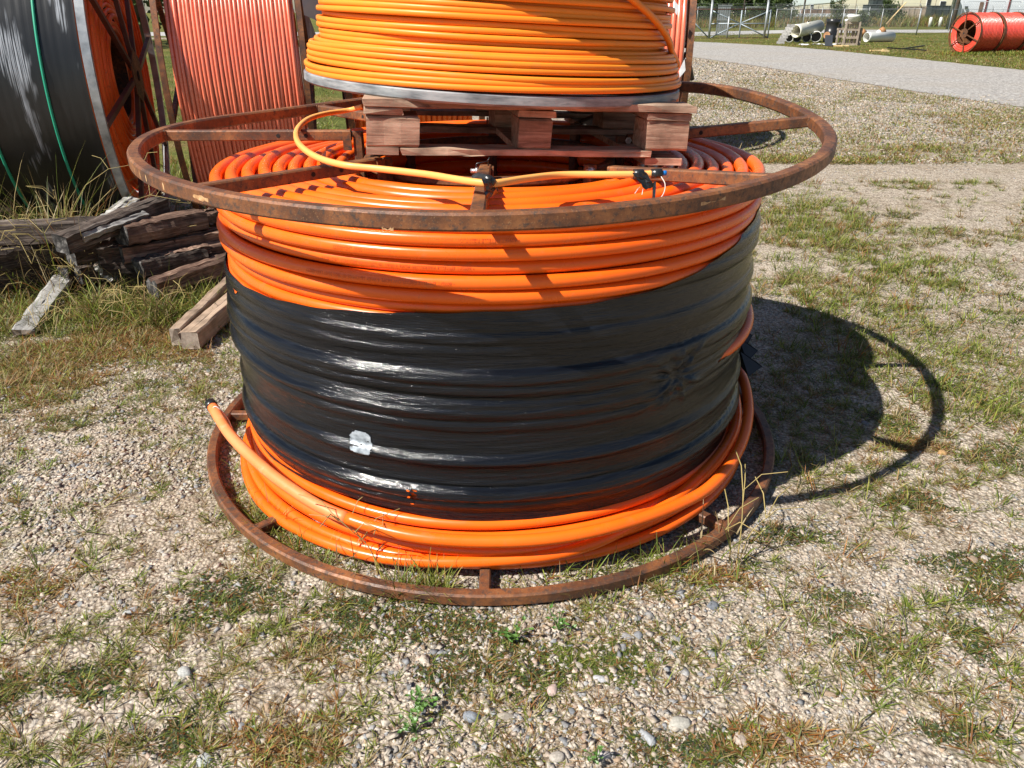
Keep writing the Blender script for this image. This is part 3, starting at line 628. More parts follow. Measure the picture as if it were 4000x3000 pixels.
# flat tail duct of the yellow reel, lying over the spokes
tail_px = [(1420, 415, 1.24), (1362, 430, 1.22), (1268, 445, 1.215), (1200, 468, 1.21), (1160, 510, 1.205), (1167, 560, 1.20), (1232, 611, 1.195), (1340, 644, 1.19), (1485, 660, 1.185), (1666, 681, 1.185), (1774, 699, 1.19), (1861, 712, 1.192), (1935, 716, 1.19), (2062, 697, 1.185), (2197, 683, 1.18), (2378, 682, 1.18), (2491, 681, 1.18), (2560, 678, 1.182)]
tp = spline([G(*q) for q in tail_px], 8)
Minv = yr.matrix_basis.inverted()
tpl = [Minv @ Vector(p) for p in tp]
b = MB(); b.tube(tpl, .0088, 12, sq=3.6); tl = b.build('duct_tail', M['yellow_pale'], yr); tl['label'] = 'long loose end of the yellow duct looping over the spokes'
e = Vector(tp[-1]); d = Vector(tp[-1]-tp[-3]).normalized()
b = MB(); b.tube([Minv @ (e-d*.012), Minv @ (e+d*.018)], .0128, 10); b.tube([Minv @ G(2475, 681, 1.182), Minv @ G(2512, 680, 1.182)], .0135, 10); b.build('end_tape', M['black_tape'], tl)
b = MB(); b.tube([Minv @ (e+d*.016), Minv @ (e+d*.030)], .007, 8); b.build('end_plug', M['blue'], tl)
def flag(pts, mat, name, th=.0016, sub=5):
    """crumpled quad of tape, given 4 world corners"""
    a, b_, c, d_ = [Vector(p) for p in pts]; V = []; n = sub+1
    for i in range(n):
        for j in range(n):
            u = i/sub; w = j/sub; p = a*(1-u)*(1-w)+b_*u*(1-w)+c*u*w+d_*(1-u)*w
            V.append(Minv @ (p+Vector((random.uniform(-1, 1), random.uniform(-1, 1), random.uniform(-1, 1)))*.0035))
    m = MB(); Fs = [(i*n+j, (i+1)*n+j, (i+1)*n+j+1, i*n+j+1) for i in range(sub) for j in range(sub)]
    m.add(V, Fs); off = Minv.to_3x3() @ Vector((0, th, -th)); m.add([v+off for v in V], [f[::-1] for f in Fs]); return m.build(name, mat, tl)
flag([G(2470, 676, 1.188), G(2520, 672, 1.190), G(2560, 730, 1.15), G(2520, 738, 1.148)], M['black_tape'], 'tape_flag')
flag([G(2552, 705, 1.165), G(2562, 705, 1.165), G(2556, 778, 1.135), G(2548, 778, 1.135)], M['black_tape'], 'tape_flag', sub=3)
b = MB(); b.tube([Minv @ Vector(p) for p in spline([G(2583, 690, 1.18), G(2598, 720, 1.165), G(2590, 760, 1.15), G(2553, 803, 1.135)], 6)], .0013, 5)
for q in ((2495, 735, 2480, 755), (2512, 738, 2508, 760), (2500, 730, 2488, 742)): b.tube([Minv @ G(q[0], q[1], 1.15), Minv @ G(q[2], q[3], 1.145)], .001, 4)
b.build('string', M['string'], tl)
b = MB(); b.tube([Minv @ Vector(p) for p in spline([G(1853, 700, 1.195), G(1880, 690, 1.203), G(1912, 703, 1.20), G(1925, 722, 1.185)], 5)], .0125, 8); b.build('tape_wrap', M['black_tape'], tl)
flag([G(1885, 700, 1.212), G(1925, 695, 1.205), G(1950, 750, 1.165), G(1900, 775, 1.165)], M['black_tape'], 'tape_flag', .004)
a = -PI/2
b = MB()
for q in ((1862, 640, 1905, 632),): b.tube(spline([G(q[0], q[1]+14, 1.165), G(q[0], q[1], 1.175), G(q[0]+20, q[1]-5, 1.178), G(q[2], q[3], 1.175), G(q[2]+3, q[3]+15, 1.163)], 4), .0025, 5)
b.tube([G(1903, 632, 1.178), G(1912, 615, 1.19)], .002, 4)
b.build('cable_tie', M['black_tape'], reel, (CX, CY, 0))

# ------------------------------------------------------------------ upright reels in the row behind
def upright_reel(name, label, x, y, R, alpha, W, coil_mat, pd, rim_mat, coil_r, layers_l, layers_r, spoke_mat, nsp=8, covered=False, sides=6, seg=96, rimw=.045, hubplate=True, phase=.2, inner=.42):
    t = thing(name, label, 'cable reel', (x, y, 0), (0, 0, alpha), 'cable reels standing in a row behind' if y < 15 else 'red reels by the road')
    YZ = lambda r, a, xx: Vector((xx, r*math.cos(a), R+r*math.sin(a)))
    A = np.linspace(0, 2*PI, seg, endpoint=False)
    for xx in (0, -W):
        b = MB(); V = []; prof = [(R-.03, -rimw/2), (R, -rimw/2), (R, rimw/2), (R-.03, rimw/2)]
        for a in A:
            for (r_, o) in prof: V.append(YZ(r_, a, xx+o))
        Fs = [(i*4+k, ((i+1) % seg)*4+k, ((i+1) % seg)*4+(k+1) % 4, i*4+(k+1) % 4) for i in range(seg) for k in range(4)]
        b.add(V, Fs); b.build('rim', rim_mat, t)
        sg = 1 if xx == 0 else -1
        for k in range(nsp):
            a = phase+k*2*PI/nsp; b = MB(); b.bar(YZ(.10, a, xx+sg*.045), YZ(R-.032, a, xx+sg*.006), .034, .030, up=(1, 0, 0)); b.build('spoke', spoke_mat, t)
        if hubplate:
            b = MB(); n = 6; rr = .19; V = [YZ(rr, phase+.4+q*2*PI/n, xx+sg*.060) for q in range(n)]+[YZ(rr, phase+.4+q*2*PI/n, xx+sg*.052) for q in range(n)]
            b.add(V, [tuple(range(n)), tuple(range(2*n-1, n-1, -1))]+[(q, n+q, n+(q+1) % n, (q+1) % n) for q in range(n)]); hp = b.build('hub_plate', M['rust'], t)
            b = MB(); b.tube([YZ(0, 0, xx+sg*.061), YZ(0, 0, xx+sg*.064)], .035, 12); b.build('hub_hole_shade', M['hole'], hp)  # dark disc painted as the shade in the hub hole
    b = MB(); V = []
    for a in A[::3]: V += [YZ(inner-.02, a, -.06), YZ(inner-.02, a, -W+.06)]
    m_ = len(A[::3]); b.add(V, [(2*i, 2*((i+1) % m_), 2*((i+1) % m_)+1, 2*i+1) for i in range(m_)]); b.build('drum', M['rust_dark'], t)
    pr = pd/2
    def turn(rc, xx, seed, w=.002):
        g = np.random.default_rng(seed); p1, p2 = g.random(2)*7; rr = rc+w*np.sin(2*A+p1)+w*.6*np.sin(5*A+p2); xo = xx+w*1.2*np.sin(A+p2)+w*.5*np.sin(3*A+p1)
        b = MB(); b.tube(np.c_[xo, rr*np.cos(A), R+rr*np.sin(A)], pr, sides, closed=True); b.build('duct_turn', coil_mat, t)
    n = int((W-.10)/pd)
    if not covered:
        for i in range(n): turn(coil_r-pr, -.05-pr-i*(W-.10-pd)/(n-1), i*7+int(x*100) % 97+3)
    if not covered:
        b = MB(); V = []; rc = coil_r-pd*1.05; m_ = len(A)
        for a in A: V += [YZ(rc, a, -.06), YZ(rc, a, -W+.06)]
        b.add(V, [(2*i, 2*((i+1) % m_), 2*((i+1) % m_)+1, 2*i+1) for i in range(m_)], True); b.build('inner_layer', coil_mat, t)
    for side, L in ((0, layers_r), (1, layers_l)):
        for k in range(1, L+1):
            xx = -.032-pr if side == 0 else -W+.032+pr
            turn(coil_r-pr-k*(coil_r-inner-pd)/max(L, 1), xx-(.03*math.sin(k*1.3) if side == 0 else 0)*.4, 900+k*3+side, .005)
    if covered:
        nx, na = 60, 144; U_, A_ = np.meshgrid(np.linspace(0, 1, nx), np.linspace(0, 2*PI, na, endpoint=False))
        rr = coil_r+.0025*np.sin(U_*W/.02*2*PI*.5)+.008*(fbm(A_*40, U_*6, 5, 3)-.45)
        V = np.stack([-.045-U_*(W-.09), rr*np.cos(A_), R+rr*np.sin(A_)], -1).reshape(-1, 3); ii = np.arange(nx*na).reshape(na, nx)
        Fq = np.stack([ii[:, :-1], np.roll(ii, -1, 0)[:, :-1], np.roll(ii, -1, 0)[:, 1:], ii[:, 1:]], -1).reshape(-1, 4)[:, ::-1]
        o = np_mesh('cover', V, Fq, M['cover'], t, smooth=True)
        uv = o.data.uv_layers.new(name='UVMap'); li = np.zeros(len(o.data.loops), np.int32); o.data.loops.foreach_get('vertex_index', li)
        ua = np.c_[U_.ravel(), (A_/(2*PI)*3).ravel()][li].reshape(-1, 4, 2); bad = (ua[:, :, 1].max(1)-ua[:, :, 1].min(1)) > 1.5
        ua[bad, :, 1] = np.where(ua[bad, :, 1] < 1.5, ua[bad, :, 1]+3, ua[bad, :, 1]); uv.data.foreach_set('uv', ua.astype(np.float32).ravel())
    return t, YZ
black, YZ = upright_reel('conduit_reel', 'reel with scuffed black cover, green stripes and rusty spokes at the left edge', -2.80, 6.04, 1.15, .25, 1.35, M['deep_orange'], .036, M['galv'], 1.095, 2, 20, M['rust_paint'], 8, True, seg=110, rimw=.05, inner=.30)
A = np.linspace(0, 2*PI, 110, endpoint=False)
for x0, dx, p in ((-.27, .03, 0), (-.57, .06, 1)):
    b = MB(); b.tube([YZ(1.101, a, x0+dx*math.sin(a+p)) for a in A], .009, 6, closed=True); b.build('green_stripe', M['green'], black)
upright_reel('conduit_reel', 'upright reel of faded red orange duct right of the black covered one', -1.62, 6.46, 1.15, .25, .86, M['pink'], .0248, M['rust'], 1.09, 4, 3, M['rust_dark'], 8, sides=6, seg=120, rimw=.035)
upright_reel('conduit_reel', 'upright reel of deep orange duct with dark spokes, half hidden behind the yellow coil', -.45, 7.35, 1.15, .2, 1.0, M['deep_orange'], .04, M['rust_dark'], 1.0, 8, 2, M['rust_dark'], 8, sides=6, seg=80)
r5, YZ5 = upright_reel('conduit_reel', 'upright reel of pale orange duct with a rusty rim, showing right of the yellow coil', 2.13, 10.45, 1.15, -.13, 1.25, M['pink'], .055, M['rust'], 1.02, 2, 3, M['rust_dark'], 8, sides=8, seg=90, rimw=.07)
b = MB(); b.tube([YZ5(.98, PI+.05, -.02), YZ5(.99, PI+.16, .03), YZ5(.97, PI+.30, .07)], .03, 8); b.build('duct_end', M['black_tape'], r5)
# cardboard tags
def card(name, label, pts, yd, mat, cat, parent=None):
    P = [AT(px, py, yd+dy) for (px, py, dy) in pts]; c = sum(P, Vector())/len(P); n = len(P); b = MB()
    V = [p-c for p in P]+[p-c+Vector((0, .006, 0)) for p in P]
    b.add(V, [tuple(range(n)), tuple(range(2*n-1, n-1, -1))]+[(q, n+q, n+(q+1) % n, (q+1) % n) for q in range(n)])
    o = b.build(name, mat); o.location = c; return tag(o, label, cat)
card('cardboard_sheet', 'grey cardboard sheet hanging by the yellow coil, behind the second reel', [(1180, -90, 0), (1262, -80, .1), (1262, 92, .15), (1225, 75, .1), (1172, 52, 0)], 6.1, M['tag_paper'], 'cardboard')
card('cardboard_sheet', 'narrow pointed cardboard strip hanging below the wider grey sheet', [(1190, 58, 0), (1208, 66, 0), (1238, 148, .05), (1222, 146, .05), (1212, 200, .05)], 6.3, M['tag_paper'], 'cardboard')
card('paper_tag', 'white paper tag by the rusty rim right of the yellow coil', [(2674, 232, 0), (2678, 275, 0), (2655, 303, 0), (2652, 278, 0)], 9.1, M['white_cloth'], 'tag')
card('paper_tag', 'torn white paper scrap high on the rim right of the yellow coil', [(2635, 2, 0), (2652, 24, 0), (2645, 60, 0), (2634, 45, 0)], 9.2, M['white_cloth'], 'tag')

card('panel', 'cream panel standing in the gap between the faded reel and the yellow coil', [(1150, 180, 0), (1215, 190, 0), (1225, 560, .3), (1168, 560, .3)], 8.2, M['cream_pvc'], 'panel')

M['wood_end'] = simple('shade_dark_sawn_end', [(.35, (.010, .009, .009)), (.5, (.035, .032, .030)), (.68, (.16, .15, .14))], 34, .9, .8, .006)  # dark end grain, deepened by pile shade put into the colour
M['wood_end_tan'] = simple('tan_sawn_end', [(.35, (.20, .155, .12)), (.68, (.38, .31, .25))], 30, .9, .5, .004)
# ------------------------------------------------------------------ timber pile at the left
def timber(label, a, bb, w, h, mat, roll=0.0, name='timber', rough=.008):
    w *= .98; h *= .97
    rough = .0022 if mat is M['wood_tan'] else rough
    """a, bb = (px, py, z) of the two end centres"""
    A_ = G(*a) if len(a) == 3 else Vector(a); B_ = G(*bb)
    x = (B_-A_); L = x.length; x.normalize(); y = Vector((0, 0, 1)).cross(x).normalized(); z = x.cross(y)
    Mx = Matrix((x, y, z)).transposed() @ Matrix.Rotation(roll, 3, 'X')
    n = 14; g = np.random.default_rng(abs(int(a[0]*7+a[1]))); V = []; Fs = []
    prof = [(-.5, -.5+.10), (-.5+.08, -.5), (.5-.08, -.5), (.5, -.5+.1), (.5, 0.02), (.5, .5-.1), (.5-.1, .5), (.03, .5), (-.03, .49), (-.5+.08, .5), (-.5, .5-.08), (-.5, .0)]
    m = len(prof); base = g.normal(0, rough*.6, (m, 2))
    for i in range(n+1):
        t = i/n; bow = math.sin(t*PI)*g.normal(0, .002)
        for k, (py, pz) in enumerate(prof):
            j = g.normal(0, rough*.35, 2); e_ = g.normal(0, .004) if i in (0, n) else 0
            V.append(((t-.5)*L+e_, py*w+base[k, 0]+j[0], pz*h+base[k, 1]+j[1]+bow))
    for i in range(n):
        for k in range(m): l = (k+1) % m; Fs.append((i*m+k, (i+1)*m+k, (i+1)*m+l, i*m+l))
    b = MB(); b.add(V, Fs+[tuple(range(m))[::-1][::-1], tuple(n*m+k for k in range(m))[::-1]])
    o = b.build(name, mat); o.data.materials.append(M['wood_end'] if mat in (M['wood_old'], M['wood_brown']) else M['wood_end_tan'])
    for pz_ in (-1, -2): o.data.polygons[len(o.data.polygons)+pz_].material_index = 1
    o.matrix_world = Matrix.Translation((A_+B_)/2) @ Mx.to_4x4()
    return tag(o, label, 'timber', 'timbers in the pile at the left')
s_ = .452
def Q(x, y, z): return (x*s_, 700+y*s_, z)
WO, WB, WT, WG = M['wood_old'], M['wood_brown'], M['wood_tan'], M['wood_grey']
timber('light brown square timber with split top at the bottom right of the pile', Q(1318, 942, .13), Q(2060, 690, .15), .105, .10, WB)
timber('tan squared timber on the gravel, left one of the pair beside the film wrapped drum', Q(1522, 1362, .055), Q(2120, 780, .075), .062, .10, WT, .05)
timber('tan squared timber on the gravel, right one of the pair beside the film wrapped drum', Q(1640, 1398, .05), Q(2200, 900, .06), .10, .10, WT, -.03)
timber('flat grey weathered board sloping from the grass up under the left of the pile', Q(200, 1330, .02), Q(600, 790, .12), .10, .03, WG, .15)
timber('light grey board sticking up behind the pile against the black reel', Q(860, 420, .40), Q(1150, 190, .44), .10, .06, WG, .2)
timber('dark splintered timber lying slanted across the top of the pile', Q(530, 560, .42), Q(1400, 215, .48), .12, .10, WO, .15, rough=.010)
timber('thick brown timber on top of the pile with a black cracked end', Q(1050, 485, .39), Q(1740, 345, .38), .13, .115, WB, -.02)
timber('dark timber in the middle of the pile ending left of the cracked end one', Q(610, 650, .30), Q(1250, 500, .31), .12, .115, WO, .03)
timber('small black round-edged timber end poking out at the left of the pile', Q(480, 645, .25), Q(820, 600, .25), .10, .075, WO, .1, rough=.010)
timber('dark timber with a bark-edged top in the middle row of the pile', Q(840, 655, .27), Q(1500, 560, .27), .115, .11, WO, 0, rough=.009)
timber('long brown timber with a paint-white chip, running right across the middle of the pile', Q(1040, 645, .275), Q(1990, 475, .27), .10, .10, WB, .02)
timber('flat grey-topped timber behind the film wrapped drum, upper right of the pile', Q(1630, 585, .24), Q(2120, 490, .24), .10, .055, WB, 0)
timber('short timber with a pale sawn end just below the flat grey-topped one', Q(1690, 660, .20), Q(2180, 560, .20), .105, .10, WB, 0)
timber('black-ended square timber at the lower left corner of the pile', Q(530, 830, .13), Q(1120, 640, .13), .115, .105, WO, 0)
timber('black-ended rounded timber right of the lower left corner one', Q(670, 835, .125), Q(1250, 690, .125), .105, .11, WO, .1)
timber('dark lump-ended timber low in the middle of the pile', Q(1000, 835, .12), Q(1500, 740, .12), .095, .08, WO, .2, rough=.010)
timber('split timber with two black end halves, above the lit brown one at the bottom', Q(1200, 775, .20), Q(1760, 660, .20), .13, .11, WO, -.1, rough=.010)
timber('long dark beam running out of the frame along the top left of the pile', Q(-500, 490, .38), Q(880, 430, .40), .13, .12, WO, 0)
timber('long dark beam running out of the frame in the left middle of the pile', Q(-500, 760, .26), Q(560, 590, .27), .13, .12, WO, .04)
timber('long dark beam running out of the frame at the bottom left of the pile', Q(-500, 960, .13), Q(520, 760, .14), .13, .13, WO, 0)
timber('dark timber crossing low behind the black-ended ones', Q(900, 760, .19), Q(1450, 720, .19), .09, .09, WO, 0)
timber('thin split slat lying on the slanted dark timber at the top of the pile', Q(700, 500, .44), Q(1250, 300, .47), .05, .03, WG, .2)
timber('grey splintered stick wedged under the thick brown timber', Q(820, 560, .33), Q(1600, 430, .35), .06, .05, WO, .1, rough=.011)
timber('short broken brown stub at the right end of the pile near the ring', Q(1560, 390, .36), Q(1860, 300, .36), .07, .06, WB, .3, rough=.012)
timber('narrow dark lath sloping down in the middle of the pile', Q(830, 745, .18), Q(960, 870, .08), .04, .03, WG, .1)
timber('weathered brown stick lying under the split timber', Q(1330, 700, .22), Q(1800, 600, .24), .06, .05, WB, -.1, rough=.010)
timber('pale narrow board leaning in the straw at the left edge', Q(-60, -140, .60), Q(100, 190, .45), .09, .03, WT, .1)
timber('pale narrow board leaning lower than its neighbour in the straw at the left edge', Q(-160, 60, .50), Q(60, 260, .40), .08, .03, WT, .1)

# ------------------------------------------------------------------ gravel stones
UNIT = np.array([(x, y, z) for x in (-1, 1) for y in (-1, 1) for z in (-1, 1)], float)/1.35
TRI = np.array([(0, 1, 3), (0, 3, 2), (4, 6, 7), (4, 7, 5), (0, 4, 5), (0, 5, 1), (2, 3, 7), (2, 7, 6), (0, 2, 6), (0, 6, 4), (1, 5, 7), (1, 7, 3)])
PAL = np.array([(.44, .40, .36), (.50, .45, .39), (.36, .36, .37), (.53, .44, .37), (.46, .36, .30), (.57, .51, .44), (.30, .31, .33), (.42, .31, .22), (.50, .46, .42), (.54, .47, .39), (.48, .42, .35), (.52, .46, .39)])
def stones(n, xs, ys, rad, elev=.04):
    g = rng; V = UNIT[None]*(1+g.normal(0, .30, (n, 8, 1)))+g.normal(0, .30, (n, 8, 3))
    V = V*(rad[:, None]*np.stack([g.uniform(.8, 1.45, n), g.uniform(.7, 1.1, n), g.uniform(.38, .70, n)], 1))[:, None]
    a = g.uniform(0, 2*PI, n); c, s = np.cos(a), np.sin(a); ti = g.normal(0, .25, n)
    x = V[..., 0]*c[:, None]-V[..., 1]*s[:, None]; y = V[..., 0]*s[:, None]+V[..., 1]*c[:, None]; z = V[..., 2]+x*ti[:, None]
    zz = gheight(xs, ys)+rad*elev
    V = np.stack([x+xs[:, None], y+ys[:, None], z+zz[:, None]], -1).reshape(-1, 3)
    Fq = (TRI[None]+8*np.arange(n)[:, None, None]).reshape(-1, 3)
    col = PAL[g.integers(0, len(PAL), n)]*g.uniform(.60, 1.04, (n, 1))*np.array([1.02, 1.0, .96]); return V, Fq, np.repeat(col, 8, 0)
_t = (1+5**.5)/2
ICO = np.array([(-1,_t,0),(1,_t,0),(-1,-_t,0),(1,-_t,0),(0,-1,_t),(0,1,_t),(0,-1,-_t),(0,1,-_t),(_t,0,-1),(_t,0,1),(-_t,0,-1),(-_t,0,1)])/1.9
ICF = np.array([(0,11,5),(0,5,1),(0,1,7),(0,7,10),(0,10,11),(1,5,9),(5,11,4),(11,10,2),(10,7,6),(7,1,8),(3,9,4),(3,4,2),(3,2,6),(3,6,8),(3,8,9),(4,9,5),(2,4,11),(6,2,10),(8,6,7),(9,8,1)])
def rock(px, py, r_, c):
    # one faceted, half sunken rock: an icosahedron split once and roughened
    V = [np.array(v) for v in ICO]; Fs = []; mid = {}
    def mp_(a, b_):
        k = (min(a, b_), max(a, b_))
        if k not in mid: mid[k] = len(V); q = (V[a]+V[b_])/2; V.append(q/np.linalg.norm(q)*rng.uniform(.90, 1.04))
        return mid[k]
    for a, b_, c_ in ICF: ab, bc, ca = mp_(a, b_), mp_(b_, c_), mp_(c_, a); Fs += [(a, ab, ca), (b_, bc, ab), (c_, ca, bc), (ab, bc, ca)]
    V = np.array(V); cut = rng.normal(0, 1, (5, 3)); cut /= np.linalg.norm(cut, axis=1)[:, None]
    for n_ in cut:      # plane cuts give flat broken faces
        d = V @ n_; lim = rng.uniform(.45, .75); V = V-np.clip(d-lim, 0, None)[:, None]*n_
    V = V*r_*np.array([rng.uniform(1.0, 1.4), rng.uniform(.8, 1.05), rng.uniform(.5, .75)]); a = rng.uniform(0, 2*PI); ca, sa = math.cos(a), math.sin(a)
    V = np.c_[V[:, 0]*ca-V[:, 1]*sa, V[:, 0]*sa+V[:, 1]*ca, V[:, 2]-r_*.02]
    o = np_mesh('stone', V, np.array(Fs), M['stone'], near, col=np.tile(np.array(c), (len(V), 1))); o.location = (px, py, gheight(np.array([px]), np.array([py]))[0])
def scatter(n, x0, x1, y0, y1, dens):
    x = rng.uniform(x0, x1, n); y = rng.uniform(y0, y1, n); k = rng.random(n) < dens(x, y); return x[k], y[k]
def soil(x, y): return fbm(x*1.1+9, y*1.1+3, 77, 4)
insight = lambda x, y, m=.15: (np.abs(x) < .68*(y*cp+EYE*sp)+m)
def d1(x, y): return insight(x, y)*np.clip((soil(x, y)-.42)*7+.30, .10, 1)*np.where(y > 9, x > 1.5, True)
Vs, Fs_, Cs = [], [], []; off = 0
for (n, y0, y1, lo, hi, shp) in ((135000, 1.0, 2.6, .0017, .0098, 4.0), (70000, 2.6, 4.6, .0028, .0100, 3.6), (30000, 4.6, 9, .0055, .0135, 2.8), (22000, 9, 17, .010, .024, 2.2)):
    W_ = .68*(y1*cp+EYE*sp)+.2; x, y = scatter(n, -W_, W_, y0, y1, d1)
    if y0 > 4: keep = ~((x < -1.2) & (y > 4.2)); x, y = x[keep], y[keep]
    r_ = (lo+(hi-lo)*rng.random(len(x))**shp)*np.where((x > .55) & (y < 9), .72, 1.0); V, F_, C_ = stones(len(x), x, y, r_)
    Vs.append(V); Fs_.append(F_+off); Cs.append(C_); off += len(V)
X_ = rng.uniform(2600, 4050, 30000); Y_ = rng.uniform(215, 560, 30000); k = Y_ > np.interp(X_, [q[0] for q in near_edge][::-1], [q[1] for q in near_edge][::-1])+5
X_ = (X_[k]-2000)/3000; Y_ = (1500-Y_[k])/3000; t_ = -EYE/(-sp+Y_*cp); x, y = X_*t_, (cp+Y_*sp)*t_; k = y > 9; x, y = x[k], y[k]
V, F_, C_ = stones(len(x), x, y, .0011*y*rng.uniform(.5, 1.3, len(x))); Vs.append(V); Fs_.append(F_+off); Cs.append(C_); off += len(V)
st = np_mesh('gravel', np.concatenate(Vs), np.concatenate(Fs_), M['stone'], col=np.concatenate(Cs)); tag(st, 'loose grey and pinkish crushed stone scattered over the yard', 'gravel', kind='stuff')
# the larger stones, one object each
x, y = scatter(420, -2.4, 2.6, 1.12, 3.6, lambda x, y: insight(x, y, .0)*(np.hypot(x-CX, y-CY) > 1.2)*1.0)
x, y = x[:190], y[:190]; rr = .009+.011*rng.random(len(x))**2.6
for i in range(len(x)): rock(float(x[i]), float(y[i]), float(rr[i]), PAL[rng.integers(0, len(PAL))]*rng.uniform(.55, .80))
for (px, py, r_, c) in ((1850, 2800, .024, (.22, .24, .27)), (2655, 2815, .028, (.40, .38, .33)), (2530, 2875, .024, (.32, .33, .34)), (2160, 2690, .019, (.44, .33, .29)), (2345, 2645, .018, (.40, .40, .41)), (720, 2615, .024, (.38, .38, .36)), (800, 2960, .024, (.36, .37, .37)), (2895, 2880, .02, (.40, .33, .27)), (510, 2380, .02, (.40, .40, .40)), (2450, 2480, .018, (.28, .27, .27)), (2780, 2360, .022, (.14, .15, .17)), (2355, 2950, .02, (.44, .40, .38)), (3680, 1765, .02, (.36, .22, .10))):
    p = G(px, py); rock(p.x, p.y, r_, c)

# ------------------------------------------------------------------ grass
def blades(bx, by, bz, L, w, lean, az, curl, col, seg=3):
    """ribbon blades as stacked quads ending narrow"""
    n = len(bx); k = seg+1; t = np.linspace(0, 1, k)[None]
    hx = np.cos(az)[:, None]; hy = np.sin(az)[:, None]
    ang = lean[:, None]+curl[:, None]*t
    ds = L[:, None]/seg; out = np.cumsum(np.sin(ang)*ds, 1)-np.sin(ang[:, :1])*ds; up = np.cumsum(np.cos(ang)*ds, 1)-np.cos(ang[:, :1])*ds
    X = bx[:, None]+hx*out; Y = by[:, None]+hy*out; Z = bz[:, None]+np.maximum(up, -.0+.002)
    wd = w[:, None]*(1-t**1.6*.93)*.5; pa = az+rng.normal(0, .6, n)
    sx = -np.sin(pa)[:, None]*wd; sy = np.cos(pa)[:, None]*wd
    V = np.stack([np.stack([X-sx, Y-sy, Z], -1), np.stack([X+sx, Y+sy, Z], -1)], 2).reshape(-1, 3)
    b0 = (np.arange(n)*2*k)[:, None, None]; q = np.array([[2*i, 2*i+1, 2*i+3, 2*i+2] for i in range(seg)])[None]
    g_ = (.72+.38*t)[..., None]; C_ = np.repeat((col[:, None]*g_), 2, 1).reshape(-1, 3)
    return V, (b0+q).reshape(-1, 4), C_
GREEN = np.array([(.20, .27, .035), (.28, .33, .050), (.15, .20, .03), (.37, .36, .08), (.11, .14, .025)])
STRAW = np.array([(.42, .32, .15), (.34, .25, .11), (.50, .40, .22), (.27, .18, .08)])
BROWN = np.array([(.34, .14, .035), (.42, .19, .055), (.24, .10, .03), (.36, .22, .08)])
DARK = np.array([(.035, .06, .02), (.05, .085, .025), (.07, .09, .03), (.06, .05, .03)])
def pick(P_, n): return P_[rng.integers(0, len(P_), n)]*rng.uniform(.8, 1.2, (n, 1))
class Patch:
    def __init__(s): s.V = []; s.F = []; s.C = []; s.n = 0
    def add(s, V, F_, C_): s.V.append(V); s.F.append(F_+s.n); s.C.append(C_); s.n += len(V)
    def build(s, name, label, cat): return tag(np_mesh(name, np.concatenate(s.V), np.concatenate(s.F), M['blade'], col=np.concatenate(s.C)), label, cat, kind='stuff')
def tufts(tx, ty, per, rad, Lm, wm, palf, lean=(.1, 1.1), curl=(.1, 1.1), seg=3, z=None, radial=False):
    n = len(tx); m = np.maximum(1, rng.poisson(per, n)); I = np.repeat(np.arange(n), m); N = len(I)
    sc = rng.uniform(.55, 1.35, n)[I]; a = rng.uniform(0, 2*PI, N); r_ = rng.random(N)**.7*rad*sc
    bx = tx[I]+r_*np.cos(a); by = ty[I]+r_*np.sin(a); bz = (gheight(bx, by) if z is None else np.full(N, z))
    if radial: a = a+rng.normal(0, .35, N)
    else: a = a+rng.normal(0, .7, N)
    L = Lm*sc*rng.uniform(.35, 1.3, N); w = wm*rng.uniform(.6, 1.3, N)
    col = palf(N, I)
    return blades(bx, by, bz, L, w, rng.uniform(*lean, N), a, rng.uniform(*curl, N), col, seg)
inring = lambda x, y: (np.hypot(x-CX, y-CY) < 1.03)
def gdens(x, y):
    n = fbm(x*1.5+30, y*1.5+12, 55, 4); k = np.clip((n-.455)*12, 0.11, 1)
    k = np.where((x < -.9) & (y < 5), np.clip(k+.22, 0, 1), k); return insight(x, y, .3)*k*(~inring(x, y))
def mixpal(fg, fs, fb=0):
    def f(N, I):
        u = rng.random(int(I.max())+1)[I]+rng.normal(0, .22, N)
        return np.where((u < fg)[:, None], pick(GREEN, N), np.where((u < fg+fs)[:, None], pick(STRAW, N), pick(BROWN, N)))
    return f
P_ = Patch()
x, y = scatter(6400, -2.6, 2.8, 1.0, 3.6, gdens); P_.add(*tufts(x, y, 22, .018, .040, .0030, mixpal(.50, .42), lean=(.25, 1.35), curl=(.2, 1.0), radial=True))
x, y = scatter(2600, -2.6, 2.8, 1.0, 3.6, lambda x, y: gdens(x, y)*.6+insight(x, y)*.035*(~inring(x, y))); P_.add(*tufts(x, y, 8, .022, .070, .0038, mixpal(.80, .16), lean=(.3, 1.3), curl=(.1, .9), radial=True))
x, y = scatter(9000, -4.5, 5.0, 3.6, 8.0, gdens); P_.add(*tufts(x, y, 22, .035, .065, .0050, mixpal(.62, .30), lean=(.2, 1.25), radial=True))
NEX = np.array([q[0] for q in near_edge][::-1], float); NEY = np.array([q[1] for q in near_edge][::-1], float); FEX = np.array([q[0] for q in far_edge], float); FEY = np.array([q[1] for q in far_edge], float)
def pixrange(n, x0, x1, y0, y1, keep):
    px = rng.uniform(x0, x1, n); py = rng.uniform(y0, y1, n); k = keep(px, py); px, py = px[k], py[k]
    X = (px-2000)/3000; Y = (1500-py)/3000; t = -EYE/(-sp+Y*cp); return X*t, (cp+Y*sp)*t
x, y = pixrange(26000, 2600, 4050, 205, 640, lambda px, py: py > np.interp(px, NEX, NEY)+4)
